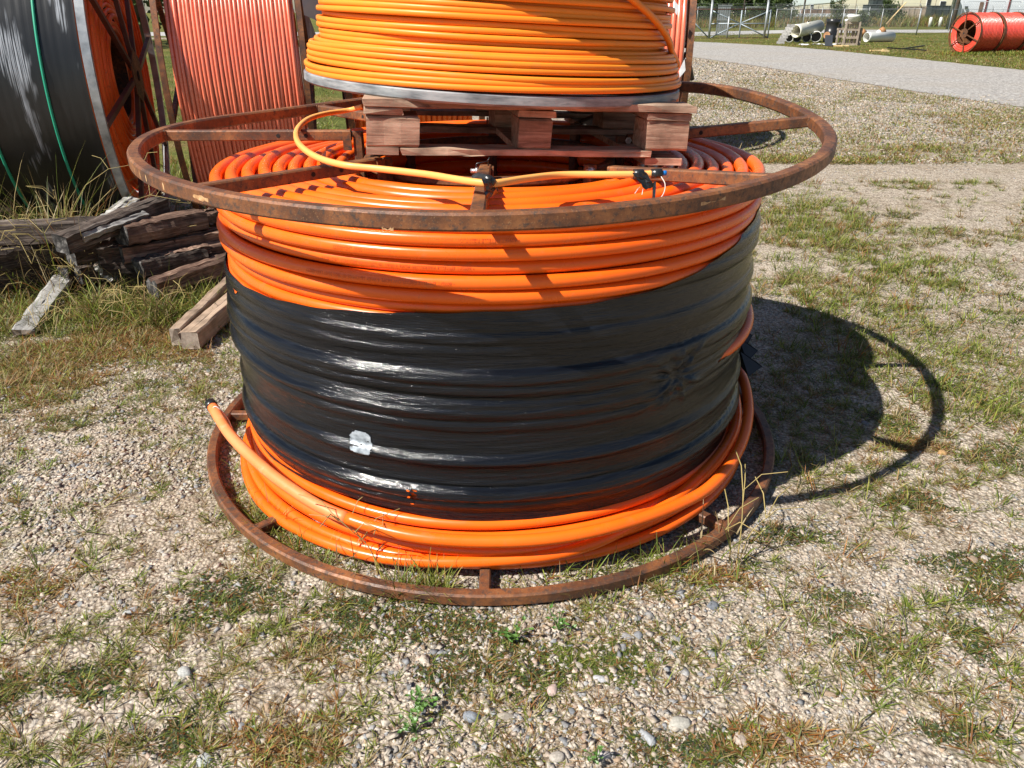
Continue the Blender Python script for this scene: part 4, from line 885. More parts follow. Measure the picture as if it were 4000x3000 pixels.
k = rng.random(len(x)) < gdens(x*.6+50, y*.6)*1.0; k = rng.random(len(x)) < np.clip((fbm(x*.8+30, y*.8+12, 57, 4)-.42)*9, .28, 1); x, y = x[k], y[k]; P_.add(*tufts(x, y, 8, .10, .060, .011, mixpal(.50, .36, .1), lean=(.3, 1.3), seg=2))
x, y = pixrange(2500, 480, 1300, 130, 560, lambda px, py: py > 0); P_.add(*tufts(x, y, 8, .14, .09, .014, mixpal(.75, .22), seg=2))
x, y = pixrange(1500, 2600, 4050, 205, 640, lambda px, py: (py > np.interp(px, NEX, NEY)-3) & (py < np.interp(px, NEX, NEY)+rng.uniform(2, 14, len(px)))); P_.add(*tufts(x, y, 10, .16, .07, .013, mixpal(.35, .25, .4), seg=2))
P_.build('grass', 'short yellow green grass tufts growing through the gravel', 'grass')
# thatch: flat dry blades
P_ = Patch()
x, y = scatter(38000, -3.0, 3.0, 1.0, 4.5, lambda x, y: insight(x, y)*np.clip((fbm(x*1.3+3, y*1.3+8, 91, 4)-.42)*6, .04, 1)*(~inring(x, y)))
P_.add(*tufts(x, y, 5, .04, .034, .0022, mixpal(.16, .66), lean=(1.1, 1.5), curl=(-.1, .3), seg=2))
P_.build('dry_thatch', 'dry straw coloured blades lying flat on the gravel', 'dry grass')
# dark creeping weed mats and brown moss
def gpt(px, py): p = G(px, py); return p.x, p.y
def mat_patch(P_, px, py, rx, ry, n, palf, L=.012, w=.006, ln=(.5, 1.4)):
    cx, cy = gpt(px, py); a = rng.uniform(0, 2*PI, n); q = rng.random(n)**.5; wob = 1+.3*np.sin(3*a+px)+.18*np.sin(7*a+py)
    x = cx+rx*q*wob*np.cos(a); y = cy+ry*q*wob*np.sin(a); P_.add(*tufts(x, y, 4, .012, L, w, palf, lean=ln, curl=(.1, .8), seg=2))
P_ = Patch(); dk = lambda N, I: pick(DARK, N); dkm = lambda N, I: np.where((rng.random(N) < .6)[:, None], pick(DARK, N)*1.4, np.where((rng.random(N) < .5)[:, None], pick(BROWN, N)*.7, pick(GREEN, N)*.8))
for (px, py, rx, ry, n) in ((1900, 2560, .17, .13, 1500), (1700, 2440, .14, .07, 700), (2080, 2650, .10, .06, 500), (3500, 1640, .10, .10, 500), (3560, 1960, .12, .06, 450), (3800, 2200, .16, .07, 450), (3900, 1780, .15, .1, 450), (3700, 900, .16, .16, 400), (3350, 980, .2, .14, 500), (3500, 840, .2, .12, 400), (900, 2330, .16, .10, 600), (1450, 2380, .15, .08, 600), (3450, 2520, .12, .07, 350), (350, 2650, .12, .07, 350), (3700, 1500, .12, .1, 350), (3100, 2080, .14, .05, 350)):
    mat_patch(P_, px, py, rx, ry, int(n*.9), dkm, .013, .0058)
for (px, py) in zip(rng.uniform(-100, 4050, 46), rng.uniform(1050, 2950, 46)):
    if 700 < px < 3100 and py < 2450: continue
    mat_patch(P_, px, py, rng.uniform(.04, .12), rng.uniform(.03, .09), int(rng.uniform(90, 300)), dkm, .012, .005)
lt = lambda N, I: pick(GREEN[[0, 2, 4]], N)*.8
for (px, py, rx, ry, n) in ((2250, 2560, .16, .06, 900), (2400, 2600, .12, .05, 500), (2900, 2900, .10, .05, 300)): mat_patch(P_, px, py, rx, ry, n, lt, .008, .005)
P_.build('creeping_weed', 'dark green creeping weed mats on the gravel around the reel', 'weeds')
P_ = Patch(); br = lambda N, I: np.where((rng.random(N) < .5)[:, None], pick(BROWN, N), np.where((rng.random(N) < .7)[:, None], pick(STRAW, N), pick(GREEN, N)))
for (px, py, rx, ry, n) in ((430, 1350, .45, .24, 5200), (620, 1300, .25, .16, 2400), (150, 1480, .4, .2, 1500), (3560, 1730, .14, .07, 350), (3050, 2900, .16, .08, 260), (1130, 2900, .16, .08, 300), (80, 2300, .2, .1, 260), (2800, 2250, .12, .05, 200)): mat_patch(P_, px, py, rx, ry, n, br, .032, .0042)
P_.build('brown_weed', 'rusty brown dried weed patches among the grass', 'weeds')
# taller green grass under and around the timber pile, behind it, and single long blades near the ring
P_ = Patch()
def area(n, quad, palf, per, rad, Lm, wm, **k):
    a, b_, c, d_ = [np.array(gpt(*q)) for q in quad]; u = rng.random((n, 1)); v = rng.random((n, 1)); p = a*(1-u)*(1-v)+b_*u*(1-v)+c*u*v+d_*(1-u)*v
    P_.add(*tufts(p[:, 0], p[:, 1], per, rad, Lm, wm, palf, **k))
area(330, [(-200, 1200), (900, 1170), (860, 1250), (-200, 1350)], mixpal(.62, .32), 12, .05, .14, .0050)
area(110, [(350, 1190), (880, 1150), (880, 1230), (400, 1300)], mixpal(.9, .08), 12, .05, .17, .0055, lean=(.05, .9))
area(500, [(-300, 900), (700, 860), (700, 1000), (-300, 1100)], mixpal(.6, .35), 12, .08, .22, .007)
area(900, [(-500, 780), (250, 760), (300, 860), (-500, 900)], mixpal(.3, .65), 12, .08, .30, .007, lean=(.05, .9))
area(200, [(-100, 1370), (420, 1300), (320, 1520), (-200, 1700)], mixpal(.40, .50), 9, .05, .09, .0042, lean=(.3, 1.4))
area(260, [(560, 730), (820, 740), (800, 640), (640, 640)], mixpal(.8, .2), 10, .1, .12, .008)
area(26, [(2990, 1900), (3250, 1990), (3200, 1800), (3020, 1750)], mixpal(.85, .15), 6, .03, .10, .0038, lean=(.2, 1.2))
area(46, [(1500, 2330), (1750, 2370), (1750, 2300), (1500, 2270)], mixpal(.95, .05), 6, .02, .10, .0045, lean=(.0, .6))
area(50, [(2100, 2330), (2750, 2230), (2700, 2140), (2100, 2270)], mixpal(.9, .1), 5, .02, .10, .0040, lean=(.0, .9))
area(60, [(900, 2000), (1300, 2250), (1250, 2150), (960, 1950)], mixpal(.85, .15), 6, .02, .09, .0040, lean=(.1, 1.0))
area(500, [(3000, 1000), (4000, 1000), (4000, 1700), (3300, 1500)], mixpal(.88, .1), 11, .05, .085, .005)
area(260, [(2980, 700), (3400, 800), (3300, 1000), (2960, 950)], mixpal(.85, .1), 11, .05, .09, .005)
area(80, [(-420, 1070), (300, 1075), (360, 1135), (-420, 1135)], mixpal(.30, .66), 16, .07, .62, .0065, lean=(.02, .55), curl=(.2, 1.1), seg=5)
area(60, [(-420, 1110), (250, 1110), (260, 1190), (-420, 1190)], mixpal(.45, .5), 10, .06, .34, .006, lean=(.05, .7), curl=(.2, 1.0), seg=4)
P_.build('long_grass', 'longer green and straw grass around the timber pile and the reel', 'grass')
# tall seeding weeds in front of the black reel
def tall_weed(label, px, py, n, hgt, spread, seed):
    g = random.Random(seed); p = G(px, py); t = thing('tall_weed', label, 'weed', p, group='tall seeding weeds by the timber pile')
    P2 = Patch(); bs = MB()
    for k in range(n):
        a = g.uniform(0, 2*PI); L = hgt*g.uniform(.6, 1.1); ln = g.uniform(.05, .45)*spread; base = Vector((g.uniform(-.05, .05), g.uniform(-.05, .05), 0)); q = []
        for i in range(7): s = i/6; an = ln+s*s*.6*spread; q.append(base+Vector((math.cos(a)*math.sin(an), math.sin(a)*math.sin(an), math.cos(an)))*L*s)
        bs.tube(q, [.0030*(1-.6*i/6) for i in range(7)], 4, caps=False)
        for h in range(3):
            q0 = q[-1-h//2]; aa = g.uniform(0, 2*PI); bs.tube([q0, q0+Vector((math.cos(aa)*.05, math.sin(aa)*.05, .06)), q0+Vector((math.cos(aa)*.13, math.sin(aa)*.13, .07))], .0018, 3, caps=False)
    st_ = bs.build('stem', M['stem'], t)
    N = n*9; rs = np.random.default_rng(seed)
    V, F_, C_ = blades(rs.normal(0, .05, N), rs.normal(0, .05, N), np.zeros(N)+rs.random(N)*hgt*.3, hgt*rs.uniform(.3, .75, N), rs.uniform(.004, .008, N), rs.uniform(.1, .8, N), rs.uniform(0, 2*PI, N), rs.uniform(.3, 1.4, N), np.where((rs.random(N) < .55)[:, None], pick(STRAW, N), pick(GREEN, N)), 5)
    o = np_mesh('leaf_blade', V, F_, M['blade'], t, col=C_); o['kind'] = 'stuff'
M['stem'] = simple('dry_stem', [(.3, (.25, .20, .06)), (.7, (.40, .30, .12))], 9, .7, 0)
tall_weed('tall straw coloured weed with seed heads in front of the green stripes', 290, 1095, 12, .95, 1.0, 1)
tall_weed('tall leaning weed right of the seeding one, before the black reel', 470, 1070, 9, .75, 1.3, 2)
tall_weed('dense dry weed clump at the left edge above the long beams', 60, 1100, 14, .80, 1.2, 3)
tall_weed('thin arching weed between the timber pile and the black reel', 700, 985, 7, .45, 1.4, 4)
tall_weed('short spreading weed growing up through the left of the timbers', 235, 1130, 9, .60, 1.3, 5)
tall_weed('small wiry weed in front of the lowest timbers', 380, 1240, 7, .36, 1.4, 6)
tall_weed('wiry weed between the lit timber and the tan pair', 640, 1260, 7, .33, 1.4, 7)
tall_weed('lone forked weed sticking up before the right of the bottom ring', 2840, 2170, 3, .22, .5, 8)
tall_weed('thin upright weed inside the front of the bottom ring', 1440, 2200, 3, .2, .6, 9)
# broad leaved plants near the front
def leafy(label, px, py, n, sz, seed):
    g = random.Random(seed); p = G(px, py); b = MB()
    for k in range(n):
        a = g.uniform(0, 2*PI); r_ = g.uniform(0, sz*2); c = Vector((math.cos(a)*r_, math.sin(a)*r_, g.uniform(.012, .05))); a2 = g.uniform(0, 2*PI); L = g.uniform(.6, 1.1)*sz; d = Vector((math.cos(a2), math.sin(a2), g.uniform(-.1, .5))).normalized(); s = Vector((-math.sin(a2), math.cos(a2), g.uniform(-.2, .2)))
        b.tube([Vector((0, 0, 0)), c*.5+Vector((0, 0, .01)), c], .0012, 4, caps=False)
        b.add([c, c+d*L*.5+s*L*.32, c+d*L, c+d*L*.5-s*L*.32, c+d*L*.5+Vector((0, 0, -.003))], [(0, 4, 1), (1, 4, 2), (2, 4, 3), (3, 4, 0)])
    o = b.build('leafy_weed', M['bright_leaf']); o.location = p; tag(o, label, 'plant', 'small broad leaved weeds')
M['bright_leaf'] = simple('bright_green_leaf', [(.3, (.05, .12, .018)), (.7, (.09, .18, .03))], 20, .45, 0)
leafy('bright green broad leaved weed beside the dark weed mat in front of the ring', 2010, 2500, 16, .024, 1)
leafy('bright green weed right of the other, just below the rusty ring', 2180, 2460, 14, .02, 2)
leafy('bright green weed climbing left of the front mat, near the bottom edge', 1640, 2760, 16, .022, 3)
leafy('bright green weed lower down near the bottom edge', 1620, 2860, 14, .024, 4)
leafy('tiny green weed at the very bottom of the picture', 2330, 2980, 10, .018, 5)

# ------------------------------------------------------------------ background: fence, gate
M['wire'] = simple('dull_fence_wire', [(.3, (.12, .13, .13)), (.7, (.20, .21, .21))], 3, .6, 0, 0, .2)
def fence(name, label, base, h, gap_skip=(), arm=True, pr=.03, mesh=.10):
    base = [Vector(p) for p in base]; c = base[0].copy(); t = thing(name, label, 'fence', c)
    for i, p in enumerate(base):
        b = MB(); b.tube([p-c, p-c+Vector((0, 0, h))], pr, 8); po = b.build('post', M['fence_metal'], t)
        if arm: b = MB(); b.tube([p-c+Vector((0, 0, h)), p-c+Vector((-.22, -.15, h+.30))], .016, 5); b.build('barb_arm', M['fence_metal'], po)
    wb = MB()
    for a, q in zip(base[:-1], base[1:]):
        b = MB(); b.tube([a-c+Vector((0, 0, h-.03)), q-c+Vector((0, 0, h-.03))], .022, 6); b.build('top_rail', M['fence_metal'], t)
        L = (q-a).length; x = (q-a)/L; n = int(L/mesh); z0, z1 = .05, h-.06; run = (z1-z0)
        for k in range(-int(run/mesh), n):
            for sg in (1, -1):
                s0 = k*mesh; s1 = s0+run
                u0, u1 = max(s0, 0), min(s1, L)
                if u1-u0 < .05: continue
                za = z0+(u0-s0); zb = z0+(u1-s0)
                if sg < 0: za, zb = z1-(u0-s0), z1-(u1-s0)
                A_ = a-c+x*u0+Vector((0, 0, za)); B_ = a-c+x*u1+Vector((0, 0, zb)); wv = Vector((0, 0, .0045))
                wb.add([A_-wv, B_-wv, B_+wv, A_+wv], [(0, 1, 2, 3)])
    w_ = wb.build('wire_mesh', M['wire'], t); w_['kind'] = 'stuff'
    if arm:
        b = MB()
        for k in (.35, .65, 1):
            b.tube([p-c+Vector((-.22*k, -.15*k, h+.30*k)) for p in base], .006, 3, caps=False)
        o = b.build('barbed_wire', M['fence_metal'], t)
    return t
FH = 1.72
fence('chain_link_fence', 'grey chain link fence with barbed wire arms, right of the gate behind the white pipes', [G(3025, 118), G(3132, 120), G(3285, 122), G(3435, 124), G(3577, 138)], FH)
fence('chain_link_fence', 'chain link fence stretch running on behind the red reels', [G(3579, 137), G(3703, 122), G(3860, 118), G(4060, 116)], FH)
fence('chain_link_fence', 'far chain link fence on the other side of the road', [G(px, 104) for px in (2560, 2640, 2720, 2800, 2905, 3084, 3119, 3157, 3203, 3260, 3287, 3335, 3385)], 1.95, arm=True, pr=.035, mesh=.25)
fence('chain_link_fence', 'farthest chain link fence in front of the white building', [G(px, 96) for px in (3745, 3830, 3905, 3965, 4040)], 2.6, arm=False, pr=.04, mesh=.3)
M['gate_metal'] = simple('blue_grey_pipe', [(.3, (.22, .27, .30)), (.7, (.33, .37, .40))], 3, .5, 0, 0, .2)
# sliding gate
g0, g1 = G(2560, 150), G(3010, 151); yG = g0.y
def gp(px, py): return AT(px, py, yG)
gt = thing('gate', 'grey metal sliding gate with crossed braces at the end of the gravel road', 'gate', gp(2892, 150))
c = gt.location.copy()
def pipe(pts, r, name, mat=None, parent=gt, cc=None):
    b = MB(); b.tube([Vector(p)-(cc if cc is not None else c) for p in pts], r, 8); return b.build(name, mat or M['fence_metal'], parent)
pipe([gp(2560, 37), gp(3013, 36)], .03, 'top_rail', M['rust_paint']); pipe([gp(2560, 150), gp(3000, 148)], .03, 'bottom_rail', M['rust_paint'])
for a, q in (((2782, 40), (2766, 149)), ((3013, 37), (2998, 150)), ((2899, 40), (2886, 157)), ((2660, 42), (2652, 150))): pipe([gp(*a), gp(*q)], .045, 'upright_pipe', M['gate_metal'])
for a, q in (((2785, 43), (2890, 92)), ((2890, 92), (3010, 42)), ((2772, 148), (2890, 92)), ((2890, 92), (2998, 146)), ((2690, 65), (2765, 145)), ((2775, 93), (3008, 92))): pipe([gp(*a), gp(*q)], .036, 'brace', M['gate_metal'])
b = MB(); L = (gp(3000, 90)-gp(2655, 90)).length
for k in range(-17, int(L/.1)):
    for sg in (1, -1):
        u0 = max(k*.1, 0); u1 = min(k*.1+1.6, L)
        if u1 <= u0: continue
        za = .12+(u0-k*.1); zb = .12+(u1-k*.1)
        if sg < 0: za, zb = 1.72-(u0-k*.1), 1.72-(u1-k*.1)
        x0 = gp(2655, 150).x-c.x; wv = Vector((0, 0, .0045)); A_ = Vector((x0+u0, .01, za-c.z)); B_ = Vector((x0+u1, .01, zb-c.z)); b.add([A_-wv, B_-wv, B_+wv, A_+wv], [(0, 1, 2, 3)])
b.build('wire_mesh', M['wire'], gt)['kind'] = 'stuff'
for px in (2767, 2985):
    p = gp(px, 155); b = MB(); b.tube([p-c+Vector((0, -.05, 0)), p-c+Vector((0, .03, 0))], .12, 16); b.build('wheel', M['black_pipe'], gt)
for px0, px1, y1, lb in ((2782, 2768, 158, 'thick grey gate post at the left of the crossed braces'), (3001, 2983, 156, 'thick grey gate post at the right of the crossed braces'), (2845, 2838, 158, 'short grey post standing before the middle of the gate')):
    p0 = AT(px1, y1, yG-.3); p1 = Vector((p0.x, p0.y, 2.15 if y1 != 158 or px0 == 2782 else 1.25)); b = MB(); b.tube([Vector((0, 0, -.05)), p1-p0], .07 if p1.z > 2 else .05, 10)
    if p1.z > 2: b.lathe([(.085, p1.z-p0.z-.02), (.085, p1.z-p0.z+.05), (0, p1.z-p0.z+.08)], 10)
    o = b.build('gate_post', M['fence_metal']); o.location = p0; tag(o, lb, 'post')
t = thing('gate_leaf', 'slatted grey gate leaf standing open behind the sliding gate', 'gate', G(2820, 142)); c2 = t.location.copy()
for k in range(6): px = 2797+k*8.4; q = AT(px, 142, c2.y); b = MB(); b.box(Vector((q.x-c2.x, 0, 1.0)), (.115, .02, 1.85)); b.build('slat', M['fence_metal'], t)
for z in (.1, 1.0, 1.9): b = MB(); b.box((0, -.03, z), (.95, .03, .05)); b.build('rail', M['fence_metal'], t)

# ------------------------------------------------------------------ pipes and crates by the road
def stage(px, py): p = G(px, py); return p, 3000/(p.y*cp+EYE*sp)
def pipe_thing(name, label, a, q, r, mat, wall=.08, cap=False, cat='pipe', dark=None):
    """hollow pipe from point a to q (world)"""
    a = Vector(a); q = Vector(q); d = q-a; L = d.length; Mx = d.to_track_quat('Z', 'Y').to_matrix(); t = thing(name, label, cat, a)
    b = MB(); ri = r*(1-wall); b.lathe([(ri, 0), (r, 0), (r*1.04, .02*L), (r*1.04, .08*L), (r, .09*L), (r, L), (ri, L), (ri, 0)], 24, (0, 0, 0), Mx); b.build('pipe_wall', mat, t)
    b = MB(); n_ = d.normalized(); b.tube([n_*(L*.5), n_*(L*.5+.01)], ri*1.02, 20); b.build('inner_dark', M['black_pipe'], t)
    if cap: b = MB(); b.tube([n_*L, n_*(L+.01)], r, 20); b.build('end_wall', mat, t)
    return t, Mx, n_, L
yP = G(3170, 166).y
def pp(px, py, dy=0): return AT(px, py, yP+dy)
big, Mx, n_, L_ = pipe_thing('storage_pipe', 'big cream plastic pipe with a short stub, resting on top of the other white pipes', pp(3108, 122, -.3), pp(3200, 103, .8), .33, M['cream_pvc'], .08, True)
b = MB(); q = pp(3155, 101, .2)-big.location; b.tube([q, q+Vector((-.02, -.12, .20))], .075, 12); b.build('stub', M['cream_pvc'], big)
b = MB(); q = q+Vector((-.02, -.12, .205)); b.tube([q, q+Vector((0, -.005, .005))], .06, 12); b.build('stub_opening', M['black_pipe'], big)
for px, py, r_, dx, lb in ((3084, 153, .20, .6, 'white pipe half hidden at the left below the big cream pipe'), (3113, 155, .235, .7, 'open white pipe facing out under the left of the big cream pipe'), (3151, 155, .235, .7, 'open white pipe facing out under the middle of the big cream pipe'), (3187, 149, .28, .8, 'white ribbed pipe collar right of the two open white pipes')):
    a = pp(px, py, 0); a.z = max(a.z, r_+.01); pipe_thing('white_pipe', lb, a, a+Vector((dx*.55, 1.3, 0)), r_, M['white_pvc'])
bk = thing('black_fitting', 'upright black pipe fitting with a brown lined side branch beside the cream pipe', 'pipe fitting', G(3238, 166)); c3 = bk.location
s3 = 3000/(c3.y*cp+EYE*sp)/1.09; hB = 1.17
b = MB(); b.lathe([(0, 0), (.33, 0), (.35, .1), (.36, hB*.5), (.34, hB*.52), (.33, hB*.8), (.36, hB*.85), (.36, hB), (.29, hB), (.28, hB-.1), (0, hB-.12)], 24, (0, 0, 0), rotm(0, .06, 0)); b.build('body', M['black_pipe'], bk)
b = MB(); D = Vector((-.55, -.75, .12)).normalized(); b.tube([Vector((-.1, -.1, .32)), Vector((-.1, -.1, .32))+D*.42], .20, 18); b.build('branch', M['black_pipe'], bk)
b = MB(); b.tube([Vector((-.1, -.1, .32))+D*.421, Vector((-.1, -.1, .32))+D*.43], .175, 18); b.build('branch_lining', M['brown_pipe'], bk)
b = MB(); b.tube([Vector((.2, .1, .75)), Vector((.52, .15, .82))], .17, 16); b.build('branch', M['black_pipe'], bk)
# pallet crates standing on edge
def slat_crate(label, px0, px1, py, h, dy, lev=3, sl=6):
    p0 = G(px0, py); p0.y += dy; p1 = AT(px1, py, p0.y); w = p1.x-p0.x; t = thing('standing_pallet', label, 'pallet', p0, (0, 0, .0), 'pallets standing on edge by the pipes')
    for k in range(lev): z = h*k/(lev-1); z = min(max(z, .05), h-.05); b = MB(); b.box((w/2, 0, z), (w, .10, .095)); b.build('rail', M['wood_far'], t)
    for k in range(sl): x = w*(k+.5)/sl; b = MB(); b.box((x, .065, h/2), (w/sl*.55, .022, h)); b.build('slat', M['wood_far'], t)
    for x in (.04, w-.04): b = MB(); b.box((x, -.065, h/2), (.08, .022, h)); b.build('edge_board', M['wood_far'], t)
    return t
slat_crate('tall pale pallet standing on edge, nearest of the stack under the white tub', 3288, 3346, 178, 1.08, 0, 4, 6)
slat_crate('shorter pallet standing on edge behind, its left end showing', 3268, 3300, 176, .78, .25, 3, 3)
slat_crate('shorter pallet standing on edge behind, its right end showing', 3330, 3357, 178, .80, .25, 3, 3)
tb = thing('white_tub', 'white round plastic tub sitting on top of the standing pallets', 'tub', G(3318, 178)+Vector((0, .1, 1.09))); b = MB(); b.lathe([(0, 0), (.25, 0), (.27, .18), (.30, .2), (.30, .30), (.27, .31), (.26, .25), (0, .24)], 24); b.build('tub_body', M['white_pvc'], tb)
b = MB(); b.lathe([(0, 0), (.08, .02), (.09, .12), (0, .14)], 12, (-.32, 0, -.02)); b.build('spout', M['white_pvc'], tb)
# leaning grey skid
t = thing('slatted_skid', 'grey weathered slatted skid leaning against the left end of the cream pipe', 'skid', G(3045, 172)); c4 = t.location
e1 = AT(3092, 95, c4.y+.35)-c4; up = e1.normalized(); sd = Vector((1, 0, 0)); 
for k in range(7): q = e1*((k+.5)/7); b = MB(); b.bar(q-sd*.20+Vector((0, -.03, 0)), q+sd*.20+Vector((0, -.03, 0)), .14, .03, up=up.cross(sd)); b.build('slat', M['wood_grey'], t)
for s in (-.16, .16): b = MB(); b.bar(sd*s, e1+sd*s, .04, .06, up=sd); b.build('runner', M['wood_grey'], t)
# right hand white pipes
p0 = pp(3382, 160, .2); p0.z = .26; p1 = pp(3482, 160, .9); p1.z = .26
pipe_thing('white_pipe', 'long white pipe lying in the grass right of the standing pallets', p0, p1, .25, M['white_pvc'])
p2 = pp(3376, 134, 1.0); p3 = pp(3420, 139, 1.0)
wy = thing('white_fitting', 'white bent pipe fitting with brown ends resting on the long white pipe', 'pipe fitting', p2); b = MB()
q = [Vector(), pp(3398, 141, 1.0)-p2, pp(3422, 138, 1.0)-p2, pp(3440, 125, 1.0)-p2]; b.tube(spline(q, 5), .17, 14); b.build('body', M['white_pvc'], wy)
b = MB(); d = (q[3]-q[2]).normalized(); b.tube([q[3]-d*.02, q[3]+d*.22], .185, 14); b.tube([-(q[1]-q[0]).normalized()*.22+Vector((0, 0, .08)), Vector((0, 0, .03))], .18, 14); b.build('brown_end', M['brown_pipe'], wy)
# sheet, panel, planks, debris
X, Y, Fq = grid(0, 2.0, 0, .45, .07); Z = .02+.14*fbm(X*4, Y*6, 8, 3)
o = np_mesh('plastic_sheet', np.c_[X, Y, Z], Fq, M['white_cloth'], smooth=True); o.location = G(3130, 181); tag(o, 'crumpled white plastic sheet lying in the grass before the pipes', 'sheet')
b = MB(); b.box((0, 0, .28), (.36, .03, .5), rotm(-.35)); o = b.build('dark_panel', M['dark_panel']); o.location = G(3233, 183); tag(o, 'small dark square panel propped beside the white sheet', 'panel')
b = MB(); b.box((0, 0, .05), (.75, .1, .06), rotm(0, 0, -.15)); o = b.build('plank', M['plank_yellow']); o.location = G(3282, 183); tag(o, 'yellow plank in the grass in front of the standing pallets', 'plank')
for k, (px, py, L, a, lb) in enumerate(((3425, 201, .62, .05, 'left yellow board in the grass before the white pipes'), (3463, 197, .42, .25, 'upper yellow board by the black strips'), (3458, 203, .30, .0, 'short yellow board touching the black strips'))):
    b = MB(); b.box((0, 0, .04), (L, .10, .05), rotm(0, 0, a)); o = b.build('plank', M['plank_yellow']); o.location = G(px, py); tag(o, lb, 'plank')
for k, (px, py, L, a, rz, lb) in enumerate(((3520, 197, 1.3, .06, .05, 'long black strip lying flat in the grass'), (3560, 192, 1.2, -.12, .12, 'black strip angled up at the right of the debris'), (3590, 201, .6, .1, -.3, 'short black strip at the right end of the debris'))):
    b = MB(); b.box((0, 0, .07), (L, .07, .05), rotm(0, a, rz)); o = b.build('black_strip', M['black_pipe']); o.location = G(px, py); tag(o, lb, 'strip')

# red reels by the road
q = G(3755, 213); RX = (q.x, q.y)
ax = math.radians(18)
for k, lb in enumerate(('red duct reel at the left of the red row, its spoked end facing out', 'red duct reel second from the left in the red row', 'red duct reel cut off by the right edge of the picture')):
    Wd = 1.18; s0 = k*(Wd+.05)
    # origin of upright_reel is its +X face; place so that the left face is nearest
    x0 = RX[0]+math.cos(ax)*(s0+Wd); y0 = RX[1]+.10+math.sin(ax)*(s0+Wd)
    upright_reel('red_duct_reel', lb, x0, y0, .77, ax, Wd, M['red'], .066, M['rust_dark'], .745, 7, 1, M['rust'], 6, sides=5, seg=48, rimw=.05, inner=.46, phase=.35)

# ------------------------------------------------------------------ far background
def gable(name, label, x0, x1, y0, y1, h, hr, wall, panels):
    t = thing(name, label, 'building', (x0, y0, 0)); W_ = x1-x0; D = y1-y0
    b = MB(); b.box((W_/2, D/2, h*.5), (W_, D, h)); b.build('wall', wall, t)
    b = MB(); b.add([(-.5, -.5, h+.002), (W_+.5, -.5, h+.002), (W_+.5, D/2, h+hr), (-.5, D/2, h+hr), (-.5, D+.5, h+.002), (W_+.5, D+.5, h+.002)], [(0, 1, 2, 3), (3, 2, 5, 4), (0, 3, 4), (1, 5, 2)]); b.build('roof', M['roof'], t)
    return t
yb = 190.0
def bx_(px): return AT(px, 40, yb).x
W1 = gable('warehouse', 'long cream metal warehouse with pale upper panels behind the fence', bx_(3049), bx_(3716), yb, yb+40, 6.0, 2.5, M['cream_wall'], 0)
def on_wall(px0, py0, px1, py1, name, mat, parent, th=.12, label=None):
    a = AT(px0, py0, yb); q = AT(px1, py1, yb); c = parent.location; a.x = AT(px0, 30, yb).x; q.x = AT(px1, 30, yb).x; b = MB(); b.box(((a.x+q.x)/2-c.x, -th/2-.003, (a.z+q.z)/2-c.z), (abs(q.x-a.x), th, abs(a.z-q.z))); o = b.build(name, mat, parent)
    if label: o['label'] = label
    return o
b = MB(); c = W1.location; P0 = [AT(3052, 26, yb), AT(3300, 5, yb), AT(3300, -60, yb), AT(3052, -60, yb)]
zt1 = 5.9; pts = [(AT(3052, 24, yb).x, AT(3052, 27, yb).z), (AT(3250, 8, yb).x, AT(3250, 10, yb).z), (AT(3420, -8, yb).x, 5.2), (AT(3420, -8, yb).x, zt1), (AT(3052, 24, yb).x, zt1)]
b.add([(p[0]-c.x, -.1, p[1]) for p in pts]+[(p[0]-c.x, -.003, p[1]) for p in pts], [(0, 1, 2, 3, 4), (9, 8, 7, 6, 5)]+[(i, 5+i, 5+(i+1) % 5, (i+1) % 5) for i in range(5)]); b.build('upper_panel', M['light_panel'], W1)
for px in (3083, 3117, 3152, 3196, 3240, 3288, 3340, 3395, 3460, 3520, 3590, 3650): on_wall(px, -70, px+1.2, 72, 'panel_seam', M['wood_far'], W1, .05)
for (a0, a1, a2, a3) in ((3165, 18, 3175, 34), (3616, -8, 3630, 23), (3669, 5, 3689, 23)):
    f = on_wall(a0-1, a1-1, a2+1, a3+1, 'window', M['white_wall'], W1, .10); o = on_wall(a0, a1, a2, a3, 'pane', M['win'], W1, .14); o.parent = f
W2 = gable('warehouse', 'white metal building with maroon downpipes at the right edge', bx_(3722), bx_(4300), yb+2, yb+40, 7.5, 2.5, M['white_wall'], 0)
yb_s = yb; yb = yb+2
for px, w in ((3846, 6), (3936, 5)): on_wall(px, -80, px+w, 66, 'downpipe', M['maroon'], W2, .2)
on_wall(3824, 8, 3838, 60, 'door', M['brown_junk'], W2, .1); on_wall(3768, 24, 3778, 32, 'wall_box', M['dark_box'], W2, .4)
b = None; yb = yb_s
def blk(name, label, px0, px1, py0, py1, y, mat, cat, dep=2.0, legs=False):
    a = AT(px0, py0, y); q = AT(px1, py1, y); w = q.x-a.x; base = Vector(((a.x+q.x)/2, y, 0)); h = a.z
    t = thing(name, label, cat, base); z0 = max(q.z, 0)
    b = MB(); b.box((0, dep/2, (h+z0)/2), (w, dep, h-z0)); b.build('body', mat, t)
    n = max(2, int(w/.9))
    for k in range(n): b = MB(); b.box((-w/2+(k+.5)*w/n, -.04, (h+z0)/2), (w/n*.25, .08, (h-z0)*.94)); b.build('rib', mat, t)
    b = MB(); b.box((0, dep/2, h+.05), (w+.1, dep+.1, .1)); b.build('lid', mat, t)
    return t
blk('container', 'dark green tank box raised before the cream warehouse', 3412, 3454, 1, 25, 150, M['dark_box'], 'container')
blk('container', 'long dark container below the dark green tank box', 3390, 3495, 20, 66, 148, M['dark_box'], 'container')
blk('loading_dock', 'grey concrete block wall right of the dark container', 3496, 3640, 27, 70, 152, M['wood_far'], 'wall')
blk('container', 'dark open shed before the right end of the cream warehouse', 3642, 3708, 24, 72, 150, M['dark_box'], 'container')
